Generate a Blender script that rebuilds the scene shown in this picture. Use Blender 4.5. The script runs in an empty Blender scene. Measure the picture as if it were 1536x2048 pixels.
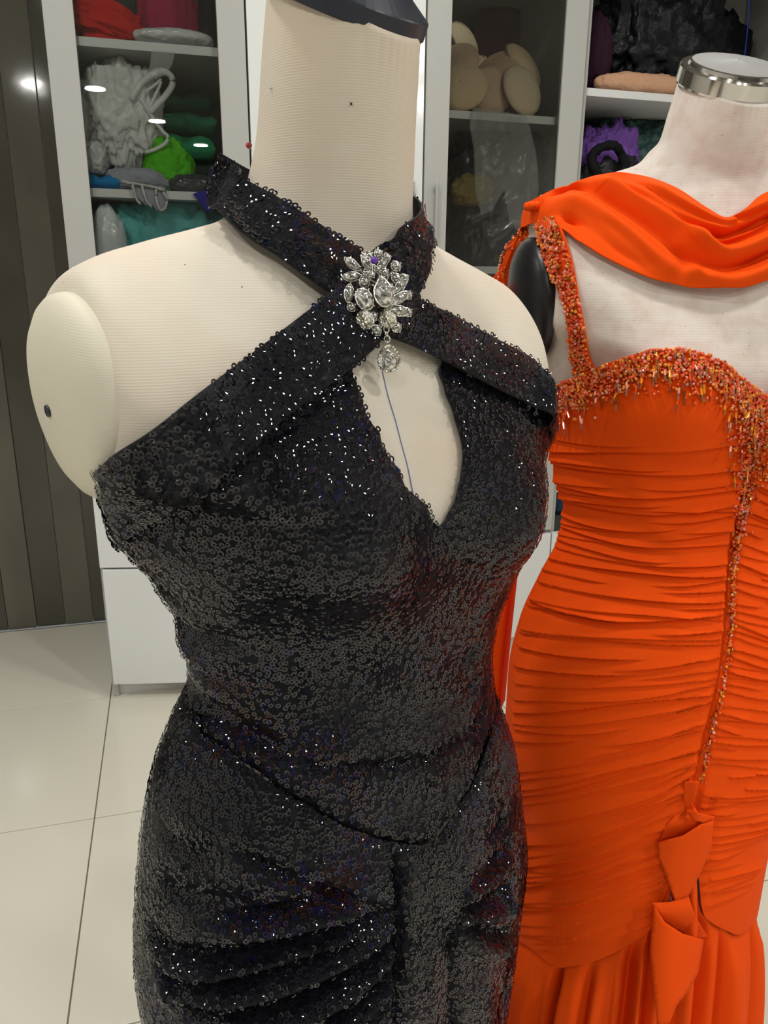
import bpy, bmesh, math, random
import numpy as np
from mathutils import Vector, Matrix, noise
from mathutils.bvhtree import BVHTree
from mathutils.geometry import delaunay_2d_cdt
PI = math.pi
R = math.radians
SC = bpy.context.scene
COL = SC.collection

# ------------------------------------------------------------------ camera
F = 1538.0                                   # focal length in pixels of the 1536x2048 frame
CAM = np.array((0.0, 0.0, 1.275))
YAW = R(15.4)
PITCH = math.atan2(F, 5182.0)                # looking down about 16.5 degrees
ROLL = R(0.5)
cam_d = bpy.data.cameras.new('camera'); cam = bpy.data.objects.new('camera', cam_d)
COL.objects.link(cam); SC.camera = cam
cam_d.sensor_fit = 'VERTICAL'; cam_d.sensor_height = 36.0; cam_d.lens = F / 2048.0 * 36.0
cam_d.clip_start = 0.02; cam_d.clip_end = 60
_f = np.array((math.sin(YAW) * math.cos(PITCH), math.cos(YAW) * math.cos(PITCH), -math.sin(PITCH)))
_r = np.array((math.cos(YAW), -math.sin(YAW), 0.0))
_u = np.cross(_r, _f)
_r2 = _r * math.cos(ROLL) + _u * math.sin(ROLL)
_u2 = -_r * math.sin(ROLL) + _u * math.cos(ROLL)
cam.matrix_world = Matrix(((_r2[0], _u2[0], -_f[0], CAM[0]), (_r2[1], _u2[1], -_f[1], CAM[1]),
                           (_r2[2], _u2[2], -_f[2], CAM[2]), (0, 0, 0, 1)))

def ray(px, py):
    d = _f * F + _r2 * (px - 768.0) + _u2 * (1024.0 - py)
    return d / np.linalg.norm(d)

def proj(P):
    P = np.asarray(P, float) - CAM
    z = P @ _f
    return np.stack((768 + F * (P @ _r2) / z, 1024 - F * (P @ _u2) / z), -1)

def at_y(px, py, Y):                          # the point seen at a pixel on the plane y = Y
    d = ray(px, py); t = (Y - CAM[1]) / d[1]
    return CAM + d * t

# ------------------------------------------------------------------ world, exposure
W = bpy.data.worlds.new('world'); SC.world = W; W.use_nodes = True
W.node_tree.nodes['Background'].inputs[0].default_value = (0.9, 0.95, 1.0, 1)
W.node_tree.nodes['Background'].inputs[1].default_value = 0.25
SC.view_settings.view_transform = 'Standard'; SC.view_settings.look = 'None'
SC.view_settings.gamma = 1.0; SC.view_settings.use_curve_mapping = False
SC.view_settings.exposure = -0.3
SC.cycles.use_denoising = True
SC.cycles.max_bounces = 10; SC.cycles.diffuse_bounces = 4; SC.cycles.glossy_bounces = 4
SC.cycles.transmission_bounces = 8; SC.cycles.transparent_max_bounces = 16
SC.cycles.caustics_reflective = False; SC.cycles.caustics_refractive = False
SC.cycles.sample_clamp_indirect = 6.0

ROOM_H = 2.8
# round downlights in the ceiling: (x, y, watts, radius)
DOWN = [(-0.445, -2.73, 9, .08), (0.03, -3.95, 9, .08), (0.50, -5.23, 9, .08),
        (-0.92, -1.48, 10, .08), (-1.40, -0.23, 10, .08), (2.3, -2.3, 12, .12),
        (1.75, -1.05, 12, .08), (1.1, 0.1, 9, .08), (2.6, 0.6, 8, .08), (0.62, 1.5, 7, .08), (-0.4, 0.75, 10, .08), (-1.9, 1.3, 8, .08)]

# ------------------------------------------------------------------ materials
def mat(name, col, rough=.5, metal=0.0, spec=.5, bump=None, noise_col=None, trans=0.0, alpha=1.0, coat=0.0, sheen=0.0, ior=1.45, emit=None, weave=None, specks=None):
    """col (r,g,b); bump=(scale,strength); noise_col=(scale,(r,g,b),amount)"""
    m = bpy.data.materials.new(name); m.use_nodes = True
    nt = m.node_tree; b = nt.nodes['Principled BSDF']
    b.inputs['Base Color'].default_value = (*col, 1); b.inputs['Roughness'].default_value = rough
    b.inputs['Metallic'].default_value = metal; b.inputs['Specular IOR Level'].default_value = spec
    b.inputs['Transmission Weight'].default_value = trans; b.inputs['Alpha'].default_value = alpha
    b.inputs['Coat Weight'].default_value = coat; b.inputs['IOR'].default_value = ior
    b.inputs['Coat Roughness'].default_value = .08
    b.inputs['Sheen Weight'].default_value = sheen
    if emit:
        b.inputs['Emission Color'].default_value = (*emit[0], 1); b.inputs['Emission Strength'].default_value = emit[1]
    tc = nt.nodes.new('ShaderNodeTexCoord')
    if noise_col:
        n = nt.nodes.new('ShaderNodeTexNoise'); n.inputs['Scale'].default_value = noise_col[0]; n.inputs['Detail'].default_value = 5
        nt.links.new(tc.outputs['Object'], n.inputs['Vector'])
        mp = nt.nodes.new('ShaderNodeMapRange'); mp.inputs[1].default_value = .42; mp.inputs[2].default_value = .68
        mp.inputs[3].default_value = 0; mp.inputs[4].default_value = noise_col[2]
        nt.links.new(n.outputs['Fac'], mp.inputs[0])
        mx = nt.nodes.new('ShaderNodeMix'); mx.data_type = 'RGBA'
        mx.inputs[6].default_value = (*col, 1); mx.inputs[7].default_value = (*noise_col[1], 1)
        nt.links.new(mp.outputs[0], mx.inputs[0]); nt.links.new(mx.outputs[2], b.inputs['Base Color'])
    last = None
    if bump:
        n = nt.nodes.new('ShaderNodeTexNoise'); n.inputs['Scale'].default_value = bump[0]; n.inputs['Detail'].default_value = 4
        nt.links.new(tc.outputs['Object'], n.inputs['Vector'])
        bp = nt.nodes.new('ShaderNodeBump'); bp.inputs['Strength'].default_value = bump[1]; bp.inputs['Distance'].default_value = .004
        nt.links.new(n.outputs['Fac'], bp.inputs['Height']); nt.links.new(bp.outputs[0], b.inputs['Normal']); last = bp
    if specks:                                  # sparse pin holes and slubs: (cells per metre, colour, size, z stretch, share)
        mpn = nt.nodes.new('ShaderNodeMapping'); mpn.inputs['Scale'].default_value = (1, 1, specks[3]); nt.links.new(tc.outputs['Object'], mpn.inputs[0])
        v = nt.nodes.new('ShaderNodeTexVoronoi'); v.inputs['Scale'].default_value = specks[0]; nt.links.new(mpn.outputs[0], v.inputs['Vector'])
        a = nt.nodes.new('ShaderNodeMath'); a.operation = 'LESS_THAN'; a.inputs[1].default_value = specks[2]; nt.links.new(v.outputs['Distance'], a.inputs[0])
        sp = nt.nodes.new('ShaderNodeSeparateColor'); nt.links.new(v.outputs['Color'], sp.inputs[0])
        l = nt.nodes.new('ShaderNodeMath'); l.operation = 'LESS_THAN'; l.inputs[1].default_value = specks[4]; nt.links.new(sp.outputs[0], l.inputs[0])
        k = nt.nodes.new('ShaderNodeMath'); k.operation = 'MULTIPLY'; nt.links.new(a.outputs[0], k.inputs[0]); nt.links.new(l.outputs[0], k.inputs[1])
        mx2 = nt.nodes.new('ShaderNodeMix'); mx2.data_type = 'RGBA'; mx2.inputs[7].default_value = (*specks[1], 1)
        src = b.inputs['Base Color'].links[0].from_socket if b.inputs['Base Color'].links else None
        if src: nt.links.new(src, mx2.inputs[6])
        else: mx2.inputs[6].default_value = (*col, 1)
        nt.links.new(k.outputs[0], mx2.inputs[0]); nt.links.new(mx2.outputs[2], b.inputs['Base Color'])
    if weave:                                   # fine ribs of a knit or woven cover, period in metres
        w = nt.nodes.new('ShaderNodeTexWave'); w.wave_type = 'BANDS'; w.bands_direction = 'Z'
        w.inputs['Scale'].default_value = .314 / weave[0]; w.inputs['Distortion'].default_value = 1.0; w.inputs['Detail'].default_value = 1
        nt.links.new(tc.outputs['Object'], w.inputs['Vector'])
        bp = nt.nodes.new('ShaderNodeBump'); bp.inputs['Strength'].default_value = weave[1]; bp.inputs['Distance'].default_value = .0006
        nt.links.new(w.outputs['Fac'], bp.inputs['Height'])
        if last: nt.links.new(last.outputs[0], bp.inputs['Normal'])
        nt.links.new(bp.outputs[0], b.inputs['Normal'])
    return m

M = {}
M['tile'] = mat('tile', (.70, .675, .58), .12, spec=.5, noise_col=(1.5, (.72, .70, .61), .6))
M['grout'] = mat('grout', (.30, .28, .22), .8)
M['white'] = mat('white_lacquer', (.68, .70, .70), .35)
M['frame'] = mat('shaded_white_frame', (.42, .425, .405), .4)  # white door frames, their weaker light put in as a darker colour
M['white_gloss'] = mat('white_gloss_lacquer', (.75, .78, .76), .10, coat=.5)
M['inner'] = mat('grey_laminate', (.42, .42, .40), .5)
M['wall'] = mat('plaster', (.62, .60, .56), .8)
M['ceil'] = mat('ceiling_paint', (.30, .30, .29), .8)
M['far_wall'] = mat('far_wall_paint', (.16, .155, .15), .7)
M['dark_panel'] = mat('dark_panel', (.075, .070, .056), .07, noise_col=(3, (.10, .093, .075), .8), bump=(2.2, .25))
M['dark_panel_b'] = mat('dark_panel_light', (.125, .118, .092), .07, noise_col=(3, (.10, .093, .075), .8), bump=(2.2, .25))
M['cover'] = mat('cream_cover', (.62, .572, .485), .75, spec=.25, noise_col=(11, (.60, .48, .37), .55), weave=(.0016, .12), specks=(70, (.22, .15, .09), .045, 1.0, .30))
M['cover2'] = mat('linen_cover', (.72, .655, .60), .8, spec=.25, noise_col=(60, (.62, .50, .43), .6), weave=(.0014, .12), specks=(150, (.36, .28, .24), .13, 2.6, .16))
M['plate'] = mat('arm_plate_cover', (.62, .585, .48), .6, spec=.3, weave=(.0014, .08))
M['black_plastic'] = mat('black_plastic', (.018, .022, .036), .36)
M['black_satin'] = mat('black_satin_plate', (.008, .008, .010), .35)
M['chrome'] = mat('chrome', (.62, .60, .56), .12, metal=1.0)
M['brushed'] = mat('brushed_steel', (.80, .80, .80), .42, metal=1.0)
M['steel'] = mat('handle_steel', (.42, .43, .44), .4, metal=.6)
M['orange'] = mat('orange_chiffon', (.84, .078, .004), .75, spec=.08)
M['black_cloth'] = mat('black_knit', (.005, .006, .014), .38, spec=.5, bump=(1300, 1.0))
def lamp_mat():
    m = bpy.data.materials.new('lamp_face'); m.use_nodes = True
    b = m.node_tree.nodes['Principled BSDF']
    b.inputs['Emission Color'].default_value = (1, .97, .86, 1); b.inputs['Emission Strength'].default_value = 40
    return m
M['lamp'] = lamp_mat()
M['glass'] = None
def glass_mat():
    m = bpy.data.materials.new('cabinet_glass'); m.use_nodes = True; nt = m.node_tree
    nt.nodes.remove(nt.nodes['Principled BSDF'])
    g = nt.nodes.new('ShaderNodeBsdfGlossy'); g.inputs['Roughness'].default_value = .0
    t = nt.nodes.new('ShaderNodeBsdfTransparent'); t.inputs[0].default_value = (.93, .94, .92, 1)
    fr = nt.nodes.new('ShaderNodeFresnel'); fr.inputs[0].default_value = 1.5
    ad = nt.nodes.new('ShaderNodeMath'); ad.operation = 'MULTIPLY'; ad.inputs[1].default_value = 1.4
    mx = nt.nodes.new('ShaderNodeMixShader')
    nt.links.new(fr.outputs[0], ad.inputs[0]); nt.links.new(ad.outputs[0], mx.inputs[0])
    nt.links.new(t.outputs[0], mx.inputs[1]); nt.links.new(g.outputs[0], mx.inputs[2])
    nt.links.new(mx.outputs[0], nt.nodes['Material Output'].inputs[0])
    return m
M['glass'] = glass_mat()

# ------------------------------------------------------------------ object helpers
def link(name, me, m=None, parent=None, **props):
    o = bpy.data.objects.new(name, me); COL.objects.link(o)
    if m is not None and me is not None and len(me.materials) == 0: me.materials.append(m)
    if parent is not None: o.parent = parent
    for k, v in props.items(): o[k] = v
    return o

def thing(name, label, cat, loc=(0, 0, 0), group=None):
    o = bpy.data.objects.new(name, None); COL.objects.link(o); o.empty_display_size = .05
    o.location = loc; o['label'] = label; o['category'] = cat
    if group: o['group'] = group
    return o

def mesh_np(name, V, faces, smooth=True):
    me = bpy.data.meshes.new(name)
    V = np.asarray(V, dtype=np.float32); me.vertices.add(len(V)); me.vertices.foreach_set('co', V.ravel())
    if isinstance(faces, np.ndarray):
        n, k = faces.shape; flat = faces.astype(np.int32).ravel()
        me.loops.add(n * k); me.loops.foreach_set('vertex_index', flat)
        me.polygons.add(n); me.polygons.foreach_set('loop_start', np.arange(0, n * k, k, dtype=np.int32))
    else:
        lt = [len(f) for f in faces]; flat = [i for f in faces for i in f]
        me.loops.add(len(flat)); me.loops.foreach_set('vertex_index', flat)
        me.polygons.add(len(faces)); me.polygons.foreach_set('loop_start', np.concatenate(([0], np.cumsum(lt)[:-1])).astype(np.int32))
    me.update(calc_edges=True); me.validate()
    if smooth: me.polygons.foreach_set('use_smooth', np.ones(len(me.polygons), bool))
    return me

def box_bm(bm, lo, hi, bev=0.0):
    r = bmesh.ops.create_cube(bm, size=1.0)
    for v in r['verts']:
        v.co = Vector(((lo[i] + hi[i]) / 2 + v.co[i] * (hi[i] - lo[i])) for i in range(3))
    if bev > 0:
        es = list({e for v in r['verts'] for e in v.link_edges})
        bmesh.ops.bevel(bm, geom=es, offset=bev, segments=2, affect='EDGES', profile=.5)

def box(name, lo, hi, m, parent=None, bev=0.0, **props):
    bm = bmesh.new(); box_bm(bm, lo, hi, bev)
    me = bpy.data.meshes.new(name); bm.to_mesh(me); bm.free()
    return link(name, me, m, parent, **props)

def lathe(prof, n=48, cap=True):
    """prof: list of (r,z). returns V, faces"""
    V = []; Fc = []
    for r, z in prof:
        for i in range(n):
            a = 2 * PI * i / n; V.append((r * math.cos(a), r * math.sin(a), z))
    for j in range(len(prof) - 1):
        for i in range(n):
            k = (i + 1) % n; Fc.append((j * n + i, j * n + k, (j + 1) * n + k, (j + 1) * n + i))
    if cap:
        Fc.append(tuple(range(n))[::-1]); Fc.append(tuple((len(prof) - 1) * n + i for i in range(n)))
    return np.array(V), Fc

def tube(path, rad, n=10, closed=False):
    P = [Vector(p) for p in path]; V = []; Fc = []; L = len(P)
    rads = rad if hasattr(rad, '__len__') else [rad] * L
    up = Vector((0, 0, 1))
    for i, p in enumerate(P):
        if closed: t = P[(i + 1) % L] - P[i - 1]
        else: t = P[min(i + 1, L - 1)] - P[max(i - 1, 0)]
        t.normalize()
        a = t.cross(up)
        if a.length < .05: a = t.cross(Vector((1, 0, 0)))
        a.normalize(); b = t.cross(a)
        for k in range(n):
            w = 2 * PI * k / n; V.append(tuple(p + (a * math.cos(w) + b * math.sin(w)) * rads[i]))
    for i in range(L if closed else L - 1):
        j = (i + 1) % L
        for k in range(n):
            q = (k + 1) % n; Fc.append((i * n + k, i * n + q, j * n + q, j * n + k))
    if not closed:
        Fc.append(tuple(range(n))[::-1]); Fc.append(tuple((L - 1) * n + k for k in range(n)))
    return np.array(V), Fc

def catmull(pts, n):
    """resample a polyline of k-dim control points smoothly to n points"""
    P = np.asarray(pts, float); P = np.vstack((2 * P[0] - P[1], P, 2 * P[-1] - P[-2]))
    seg = len(P) - 3
    t = np.linspace(0, seg, n); i = np.minimum(t.astype(int), seg - 1); u = (t - i)[:, None]
    a, b, c, d = P[i], P[i + 1], P[i + 2], P[i + 3]
    return .5 * ((2 * b) + (-a + c) * u + (2 * a - 5 * b + 4 * c - d) * u ** 2 + (-a + 3 * b - 3 * c + d) * u ** 3)

# ------------------------------------------------------------------ lamps
lamp_v, lamp_f = lathe([(.001, 0), (1, 0)], 32, cap=False)
DOWN_LAB = ['mirrored largest in the leftmost glass door', 'mirrored in the middle of the leftmost glass door', 'mirrored smallest and rightmost in the leftmost glass door',
            'over the floor behind the camera, left row', 'above the left side of the room', 'of wide size, behind the camera to the right', 'behind the camera, right row', 'directly above the camera',
            'above the right side of the orange gown', 'above the wardrobes, between the two forms', 'above the left shoulder of the black gown', 'in front of the dark panelled wall']
for i, (x, y, w, r) in enumerate(DOWN):
    t = thing('downlight', 'round recessed ceiling downlight ' + DOWN_LAB[i], 'ceiling light', (x, y, ROOM_H), 'round ceiling downlights')
    V, Fc = lathe([(r, -.003), (r, -.012), (r + .015, -.012), (r + .018, -.001)], 32, cap=False)
    link('trim_ring', mesh_np('trim_ring', V, Fc), M['white'], t)
    V, Fc = lathe([(.0005, -.004), (r, -.004)], 32, cap=False)
    link('lamp_face', mesh_np('lamp_face', V, Fc), M['lamp'], t)
    ld = bpy.data.lights.new('downlight_beam', 'AREA'); ld.shape = 'DISK'; ld.size = 2 * r; ld.energy = w * 1.6; ld.color = (1.0, .975, .93)
    lo = bpy.data.objects.new('downlight_beam', ld); COL.objects.link(lo); lo.location = (0, 0, -.02); lo.parent = t

# ------------------------------------------------------------------ room
CAB_Y = 2.32                                  # front face of the wardrobe doors
X0, X1, Y0, Y1 = -2.6, 3.6, -6.4, 2.96
floor = box('floor', (X0, Y0, -.05), (X1, Y1, -.006), M['grout'], kind='structure')
bm = bmesh.new(); box_bm(bm, (-.2985, -.2985, -.006), (.2985, .2985, 0.0), .0012)
tile_me = bpy.data.meshes.new('tile'); bm.to_mesh(tile_me); bm.free(); tile_me.materials.append(M['tile'])
for i in range(-4, 7):
    for j in range(-12, 2):
        if (i + .5) * .6 - .258 > X1 + .3 or 2.34 + (j - .5) * .6 < Y0 - .3: continue
        link('tile', tile_me, None, floor).location = (-.258 + (i - .5) * .6 + .6, 2.34 + (j - .5) * .6, 0)
box('ceiling', (X0, Y0, ROOM_H), (X1, Y1, ROOM_H + .1), M['ceil'], kind='structure')
wb = box('wall_back', (X0, Y1 + .012, 0), (X1, Y1 + .1, ROOM_H), M['wall'], kind='structure')
box('wall_left', (X0 - .1, Y0, 0), (X0, Y1, ROOM_H), M['wall'], kind='structure')
box('wall_right', (X1, Y0, 0), (X1 + .1, Y1, ROOM_H), M['wall'], kind='structure')
box('wall_front', (X0, Y0 - .1, 0), (X1, Y0, ROOM_H), M['far_wall'], kind='structure')
x = -.255
k = 0
while x > X0 + .02:                            # tall dark glossy panels left of the wardrobes
    w = .102
    box('panel', (x - w + .0012, Y1 - .004 - (.003 if k % 2 else 0), 0.001), (x - .0012, Y1 + .012, ROOM_H - .001),
        M['dark_panel_b'] if k % 2 else M['dark_panel'], wb, .001)
    x -= w; k += 1
# ------------------------------------------------------------------ wardrobes
def wardrobe(x, label, shelves, glass=True, low=.85, fronts=((.447, .85), (.055, .441)), door=True, ajar=0.0, handle_side=-1, width=.5):
    t = thing('wardrobe', label, 'wardrobe', (x + width / 2, CAB_Y, 0), 'white wardrobes along the back wall')
    hw = width / 2 - .0015; D0, D1 = .022, .60
    box('side_panel', (-hw, D0, .0), (-hw + .018, D1, 2.36), M['inner'], t)
    box('side_panel', (hw - .018, D0, .0), (hw, D1, 2.36), M['inner'], t)
    box('back_panel', (-hw + .018, D1 - .01, .05), (hw - .018, D1, 2.36), M['inner'], t)
    box('top_panel', (-hw + .018, D0, 2.342), (hw - .018, D1 - .01, 2.36), M['inner'], t)
    box('bottom_panel', (-hw + .018, D0, .055), (hw - .018, D1 - .01, .075), M['inner'], t)
    box('toe_kick', (-hw + .018, .035, .0), (hw - .018, .05, .055), M['white'], t)
    for z in shelves:
        box('shelf', (-hw + .019, .035, z - .022), (hw - .019, D1 - .011, z), M['white'], t, .001)
    def doorframe(z0, z1):
        d = bpy.data.objects.new('door', None); COL.objects.link(d); d.parent = t
        s = .073
        box('stile', (-hw + .001, 0, z0), (-hw + s, .02, z1), M['frame'], d, .0015)
        box('stile', (hw - s, 0, z0), (hw - .001, .02, z1), M['frame'], d, .0015)
        box('rail', (-hw + s, 0, z0), (hw - s, .02, z0 + s), M['frame'], d, .0015)
        box('rail', (-hw + s, 0, z1 - s), (hw - s, .02, z1), M['frame'], d, .0015)
        box('pane', (-hw + s - .004, .008, z0 + s - .004), (hw - s + .004, .0115, z1 - s + .004), M['glass'], d)
        hx = (-hw + .030) if handle_side < 0 else (hw - .040)
        box('handle', (hx, -.022, 1.40), (hx + .010, -.014, 1.56), M['steel'], d, .002)
        box('handle_post', (hx + .002, -.015, 1.415), (hx + .008, .001, 1.425), M['steel'], d)
        box('handle_post', (hx + .002, -.015, 1.535), (hx + .008, .001, 1.545), M['steel'], d)
        return d
    if door and glass: doorframe(low + .004, 2.355)
    elif door:
        d = box('door', (-hw + .001, 0, low + .004), (hw - .001, .02, 2.355), M['white_gloss'], t, .002, label='glossy white door without glass')
        box('handle', (hw - .04, -.022, 1.40), (hw - .03, -.0145, 1.56), M['steel'], d, .002)
    for z0, z1 in fronts:
        e = box('drawer_front', (-hw + .001, -.002, z0), (hw - .001, .018, z1), M['white'], t, .002)
        if ajar:                                # hangs open on its left edge
            e.matrix_local = Matrix.Translation((-hw, 0, 0)) @ Matrix.Rotation(-ajar, 4, 'Z') @ Matrix.Translation((hw + (.006 if z0 < .2 else 0), 0, 0))
            e.name = 'lower_door'; e.data.name = 'lower_door'
    return t
wardrobe(-.25, 'leftmost white wardrobe, glass door showing a white carrier bag and green cloths', (.87, 1.19, 1.515, 1.875), ajar=R(11.5), handle_side=1)
wardrobe(.25, 'wardrobe with a plain glossy white door, behind the cream form\'s neck', (1.515, 1.875), glass=False)
wardrobe(.75, 'glass-door wardrobe showing flesh-coloured bra cups, between the two forms', (.9, 1.33, 1.765, 2.2), low=.45, fronts=((.055, .441),))
wardrobe(1.25, 'open wardrobe with dark bags on its shelf, behind the orange gown\'s form', (.6, 1.0, 1.42, 1.852), low=.45, fronts=((.055, .441),), door=False, width=1.0)

# ------------------------------------------------------------------ body surfaces (dress forms)
def pchip(xk, yk, x):
    xk = np.asarray(xk, float); yk = np.asarray(yk, float)
    h = np.diff(xk); d = np.diff(yk, axis=0) / (h[:, None] if yk.ndim > 1 else h)
    m = np.zeros_like(yk)
    if yk.ndim == 1: yk2 = yk[:, None]; d2 = d[:, None]; m2 = np.zeros_like(yk2)
    else: yk2, d2, m2 = yk, d, np.zeros_like(yk)
    for i in range(1, len(xk) - 1):
        s = d2[i - 1] * d2[i] > 0
        w1 = 2 * h[i] + h[i - 1]; w2 = h[i] + 2 * h[i - 1]
        with np.errstate(divide='ignore', invalid='ignore'):
            v = (w1 + w2) / (w1 / d2[i - 1] + w2 / d2[i])
        m2[i] = np.where(s, v, 0)
    m2[0] = d2[0]; m2[-1] = d2[-1]
    x = np.asarray(x, float); i = np.clip(np.searchsorted(xk, x, side='right') - 1, 0, len(xk) - 2)
    t = ((x - xk[i]) / h[i])[..., None]; hh = h[i][..., None]
    r = (2 * t ** 3 - 3 * t ** 2 + 1) * yk2[i] + (t ** 3 - 2 * t ** 2 + t) * hh * m2[i] + (-2 * t ** 3 + 3 * t ** 2) * yk2[i + 1] + (t ** 3 - t ** 2) * hh * m2[i + 1]
    return r[..., 0] if yk.ndim == 1 else r

class Body:
    """surface P(phi, v): phi 0 = front, +90 = the viewer's right when facing it; v = row of the table (float).
    columns: a half width, bf front depth, bb back depth, n exponent, zs, zf, zb heights at side/front/back, y0, x0"""
    def __init__(self, table, az, dist, psi, bust, xp, lean=0.0, rin=0.0):
        self.lean = lean; self.rin = rin
        self.T = np.array(table, float); self.K = np.arange(len(table), dtype=float)
        dv = np.array((math.sin(az), math.cos(az))); rv = np.array((math.cos(az), -math.sin(az)))
        self.c = dv * dist
        fr = -math.cos(psi) * dv + math.sin(psi) * rv; lx = math.cos(psi) * rv + math.sin(psi) * dv
        self.A = np.array((lx, -fr))            # rows: local x, local y (y = backwards)
        self.bust = bust; self.xp = xp
        self.M4 = Matrix(((lx[0], -fr[0], 0, self.c[0]), (lx[1], -fr[1], 0, self.c[1]), (0, 0, 1, 0), (0, 0, 0, 1)))
    def local(self, phi, v):
        phi = np.asarray(phi, float); v = np.asarray(v, float); phi, v = np.broadcast_arrays(phi, v)
        q = pchip(self.K, self.T, v)
        a, bf, bb, n, zs, zf, zb, y0, x0 = [q[..., i] for i in range(9)]
        s, c = np.sin(phi), np.cos(phi)
        e = 2.0 / n
        X = a * np.sign(s) * np.abs(s) ** e
        Y = np.where(c > 0, -bf, bb) * np.abs(c) ** e
        w = np.abs(c) ** 1.5
        z = zs + np.where(c > 0, zf - zs, zb - zs) * w
        for (bx, bz, sx, sz, h) in self.bust:
            front = np.clip(c * 2.5, 0, 1)
            g = np.exp(-((X - bx) / sx) ** 2 - ((z - bz) / np.where(z > bz, sz * 1.25, sz)) ** 2) * h * front
            Y = Y - g; X = X + g * .35 * np.sign(bx)
        xp, zlo, zhi = self.xp                  # flat sides where the arm plates sit
        k = .010
        lim = np.where(X > 0, xp - self.rin, xp) + np.clip((zlo - z) / .03, 0, 1) * .05
        ax = np.abs(X); dlt = (ax - lim)
        sm = ax - np.where(dlt > k, dlt, np.where(dlt < -k, 0, (dlt + k) ** 2 / (4 * k)))
        X = np.sign(X) * sm
        z = z - X * self.lean
        return np.stack((X + x0, Y + y0, z), -1)
    def world(self, L):
        return np.concatenate((L[..., :2] @ self.A + self.c, L[..., 2:]), -1)
    def P(self, phi, v, off=0.0):
        L = self.local(phi, v)
        if np.any(off):
            e = 1e-3
            du = self.local(np.asarray(phi) + e, v) - self.local(np.asarray(phi) - e, v)
            dw = self.local(phi, np.clip(np.asarray(v) + e, 0, self.K[-1])) - self.local(phi, np.clip(np.asarray(v) - e, 0, self.K[-1]))
            N = np.cross(dw, du); N /= np.maximum(np.linalg.norm(N, axis=-1, keepdims=True), 1e-12)
            if True:
                sgn = np.sign((N[..., :2] * (L[..., :2])).sum(-1, keepdims=True)); 
                N = np.where(np.abs(N[..., 2:]) > .97, N * np.sign(N[..., 2:] + 1e-9), N * np.where(sgn == 0, 1, sgn))
            L = L + N * np.asarray(off)[..., None]
        return self.world(L)
    def grid(self, nu, v0, v1, nv, off=0.0):
        ph = np.linspace(-PI, PI, nu, endpoint=False); vv = np.linspace(v0, v1, nv)
        PH, VV = np.meshgrid(ph, vv)
        return PH, VV, self.P(PH, VV, off)
    def bvh(self):
        PH, VV, Pw = self.grid(240, 0, self.K[-1], 360)
        self._PH, self._VV = PH.ravel(), VV.ravel(); nu, nv = 240, 360
        i = np.arange(nv - 1)[:, None] * nu; j = np.arange(nu)[None, :]; k = (j + 1) % nu
        Fq = np.stack((i + j, i + k, i + nu + k, i + nu + j), -1).reshape(-1, 4)
        self._F = Fq; self._V = Pw.reshape(-1, 3)
        self.tree = BVHTree.FromPolygons([tuple(p) for p in self._V], [tuple(f) for f in Fq.tolist()])
    def hit(self, px, py):
        """(phi, v) of the surface point seen at a pixel"""
        d = ray(px, py); loc, nrm, idx, dist = self.tree.ray_cast(Vector(CAM), Vector(d))
        if loc is None:                         # slide towards the body until the ray meets it
            loc, nrm, idx, dd = self.tree.find_nearest(Vector(CAM + d * np.linalg.norm(np.append(self.c, 0))))
        f = self._F[idx]; q = self._V[f]; l = np.array(loc)
        w = 1 / np.maximum(np.linalg.norm(q - l, axis=1), 1e-7) ** 2; w /= w.sum()
        ph = self._PH[f].copy()
        if ph.max() - ph.min() > PI: ph[ph < 0] += 2 * PI
        p, v = (ph * w).sum(), (self._VV[f] * w).sum()
        for _ in range(12):                     # Newton polish on the exact surface
            e = 1e-3
            b = self.P(p, v); ju = (self.P(p + e, v) - b) / e; jv = (self.P(p, min(v + e, self.K[-1])) - b) / e
            s, *_ = np.linalg.lstsq(np.stack((ju, jv), 1), l - b, rcond=None)
            p += float(np.clip(s[0], -.05, .05)); v = float(np.clip(v + np.clip(s[1], -.1, .1), 0, self.K[-1] - .002))
        return ((p + PI) % (2 * PI)) - PI, v

    def fit(self, rows, L, Rr, off=0.0):
        """solve half width and x0 of the rows so the outline meets the given left/right pixel outlines (functions of y)"""
        for r in rows:
            for it in range(25):
                Pw = self.P(np.linspace(-PI, PI, 181), float(r), off); q = proj(Pw)
                il, ir = q[:, 0].argmin(), q[:, 0].argmax()
                el = q[il, 0] - L(q[il, 1]); er = (Rr(q[ir, 1]) - q[ir, 0]) if Rr else el
                # el>0 : outline too far right on the left side -> widen
                sc = np.linalg.norm(Pw[il] - CAM) / F
                self.T[r, 0] += .5 * (el + er) * sc * .55
                if Rr: self.T[r, 8] += .5 * (er - el) * sc * .5
                if abs(el) + abs(er) < .5: break
            k = self.T[r, 0]
        return self
def outline(pts):
    P = np.array(pts, float)
    return lambda y: float(np.interp(y, P[:, 1], P[:, 0]))

def gathers(PH, VV):                            # little pulled creases of the cover just below the neck cap
    return .0007 * np.exp(-(VV / .55) ** 2) * (np.abs(np.sin(PH * 17 + 2 * np.sin(PH * 5))) - .5) * np.clip(1.2 - np.abs(PH + .7), .25, 1)

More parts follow.
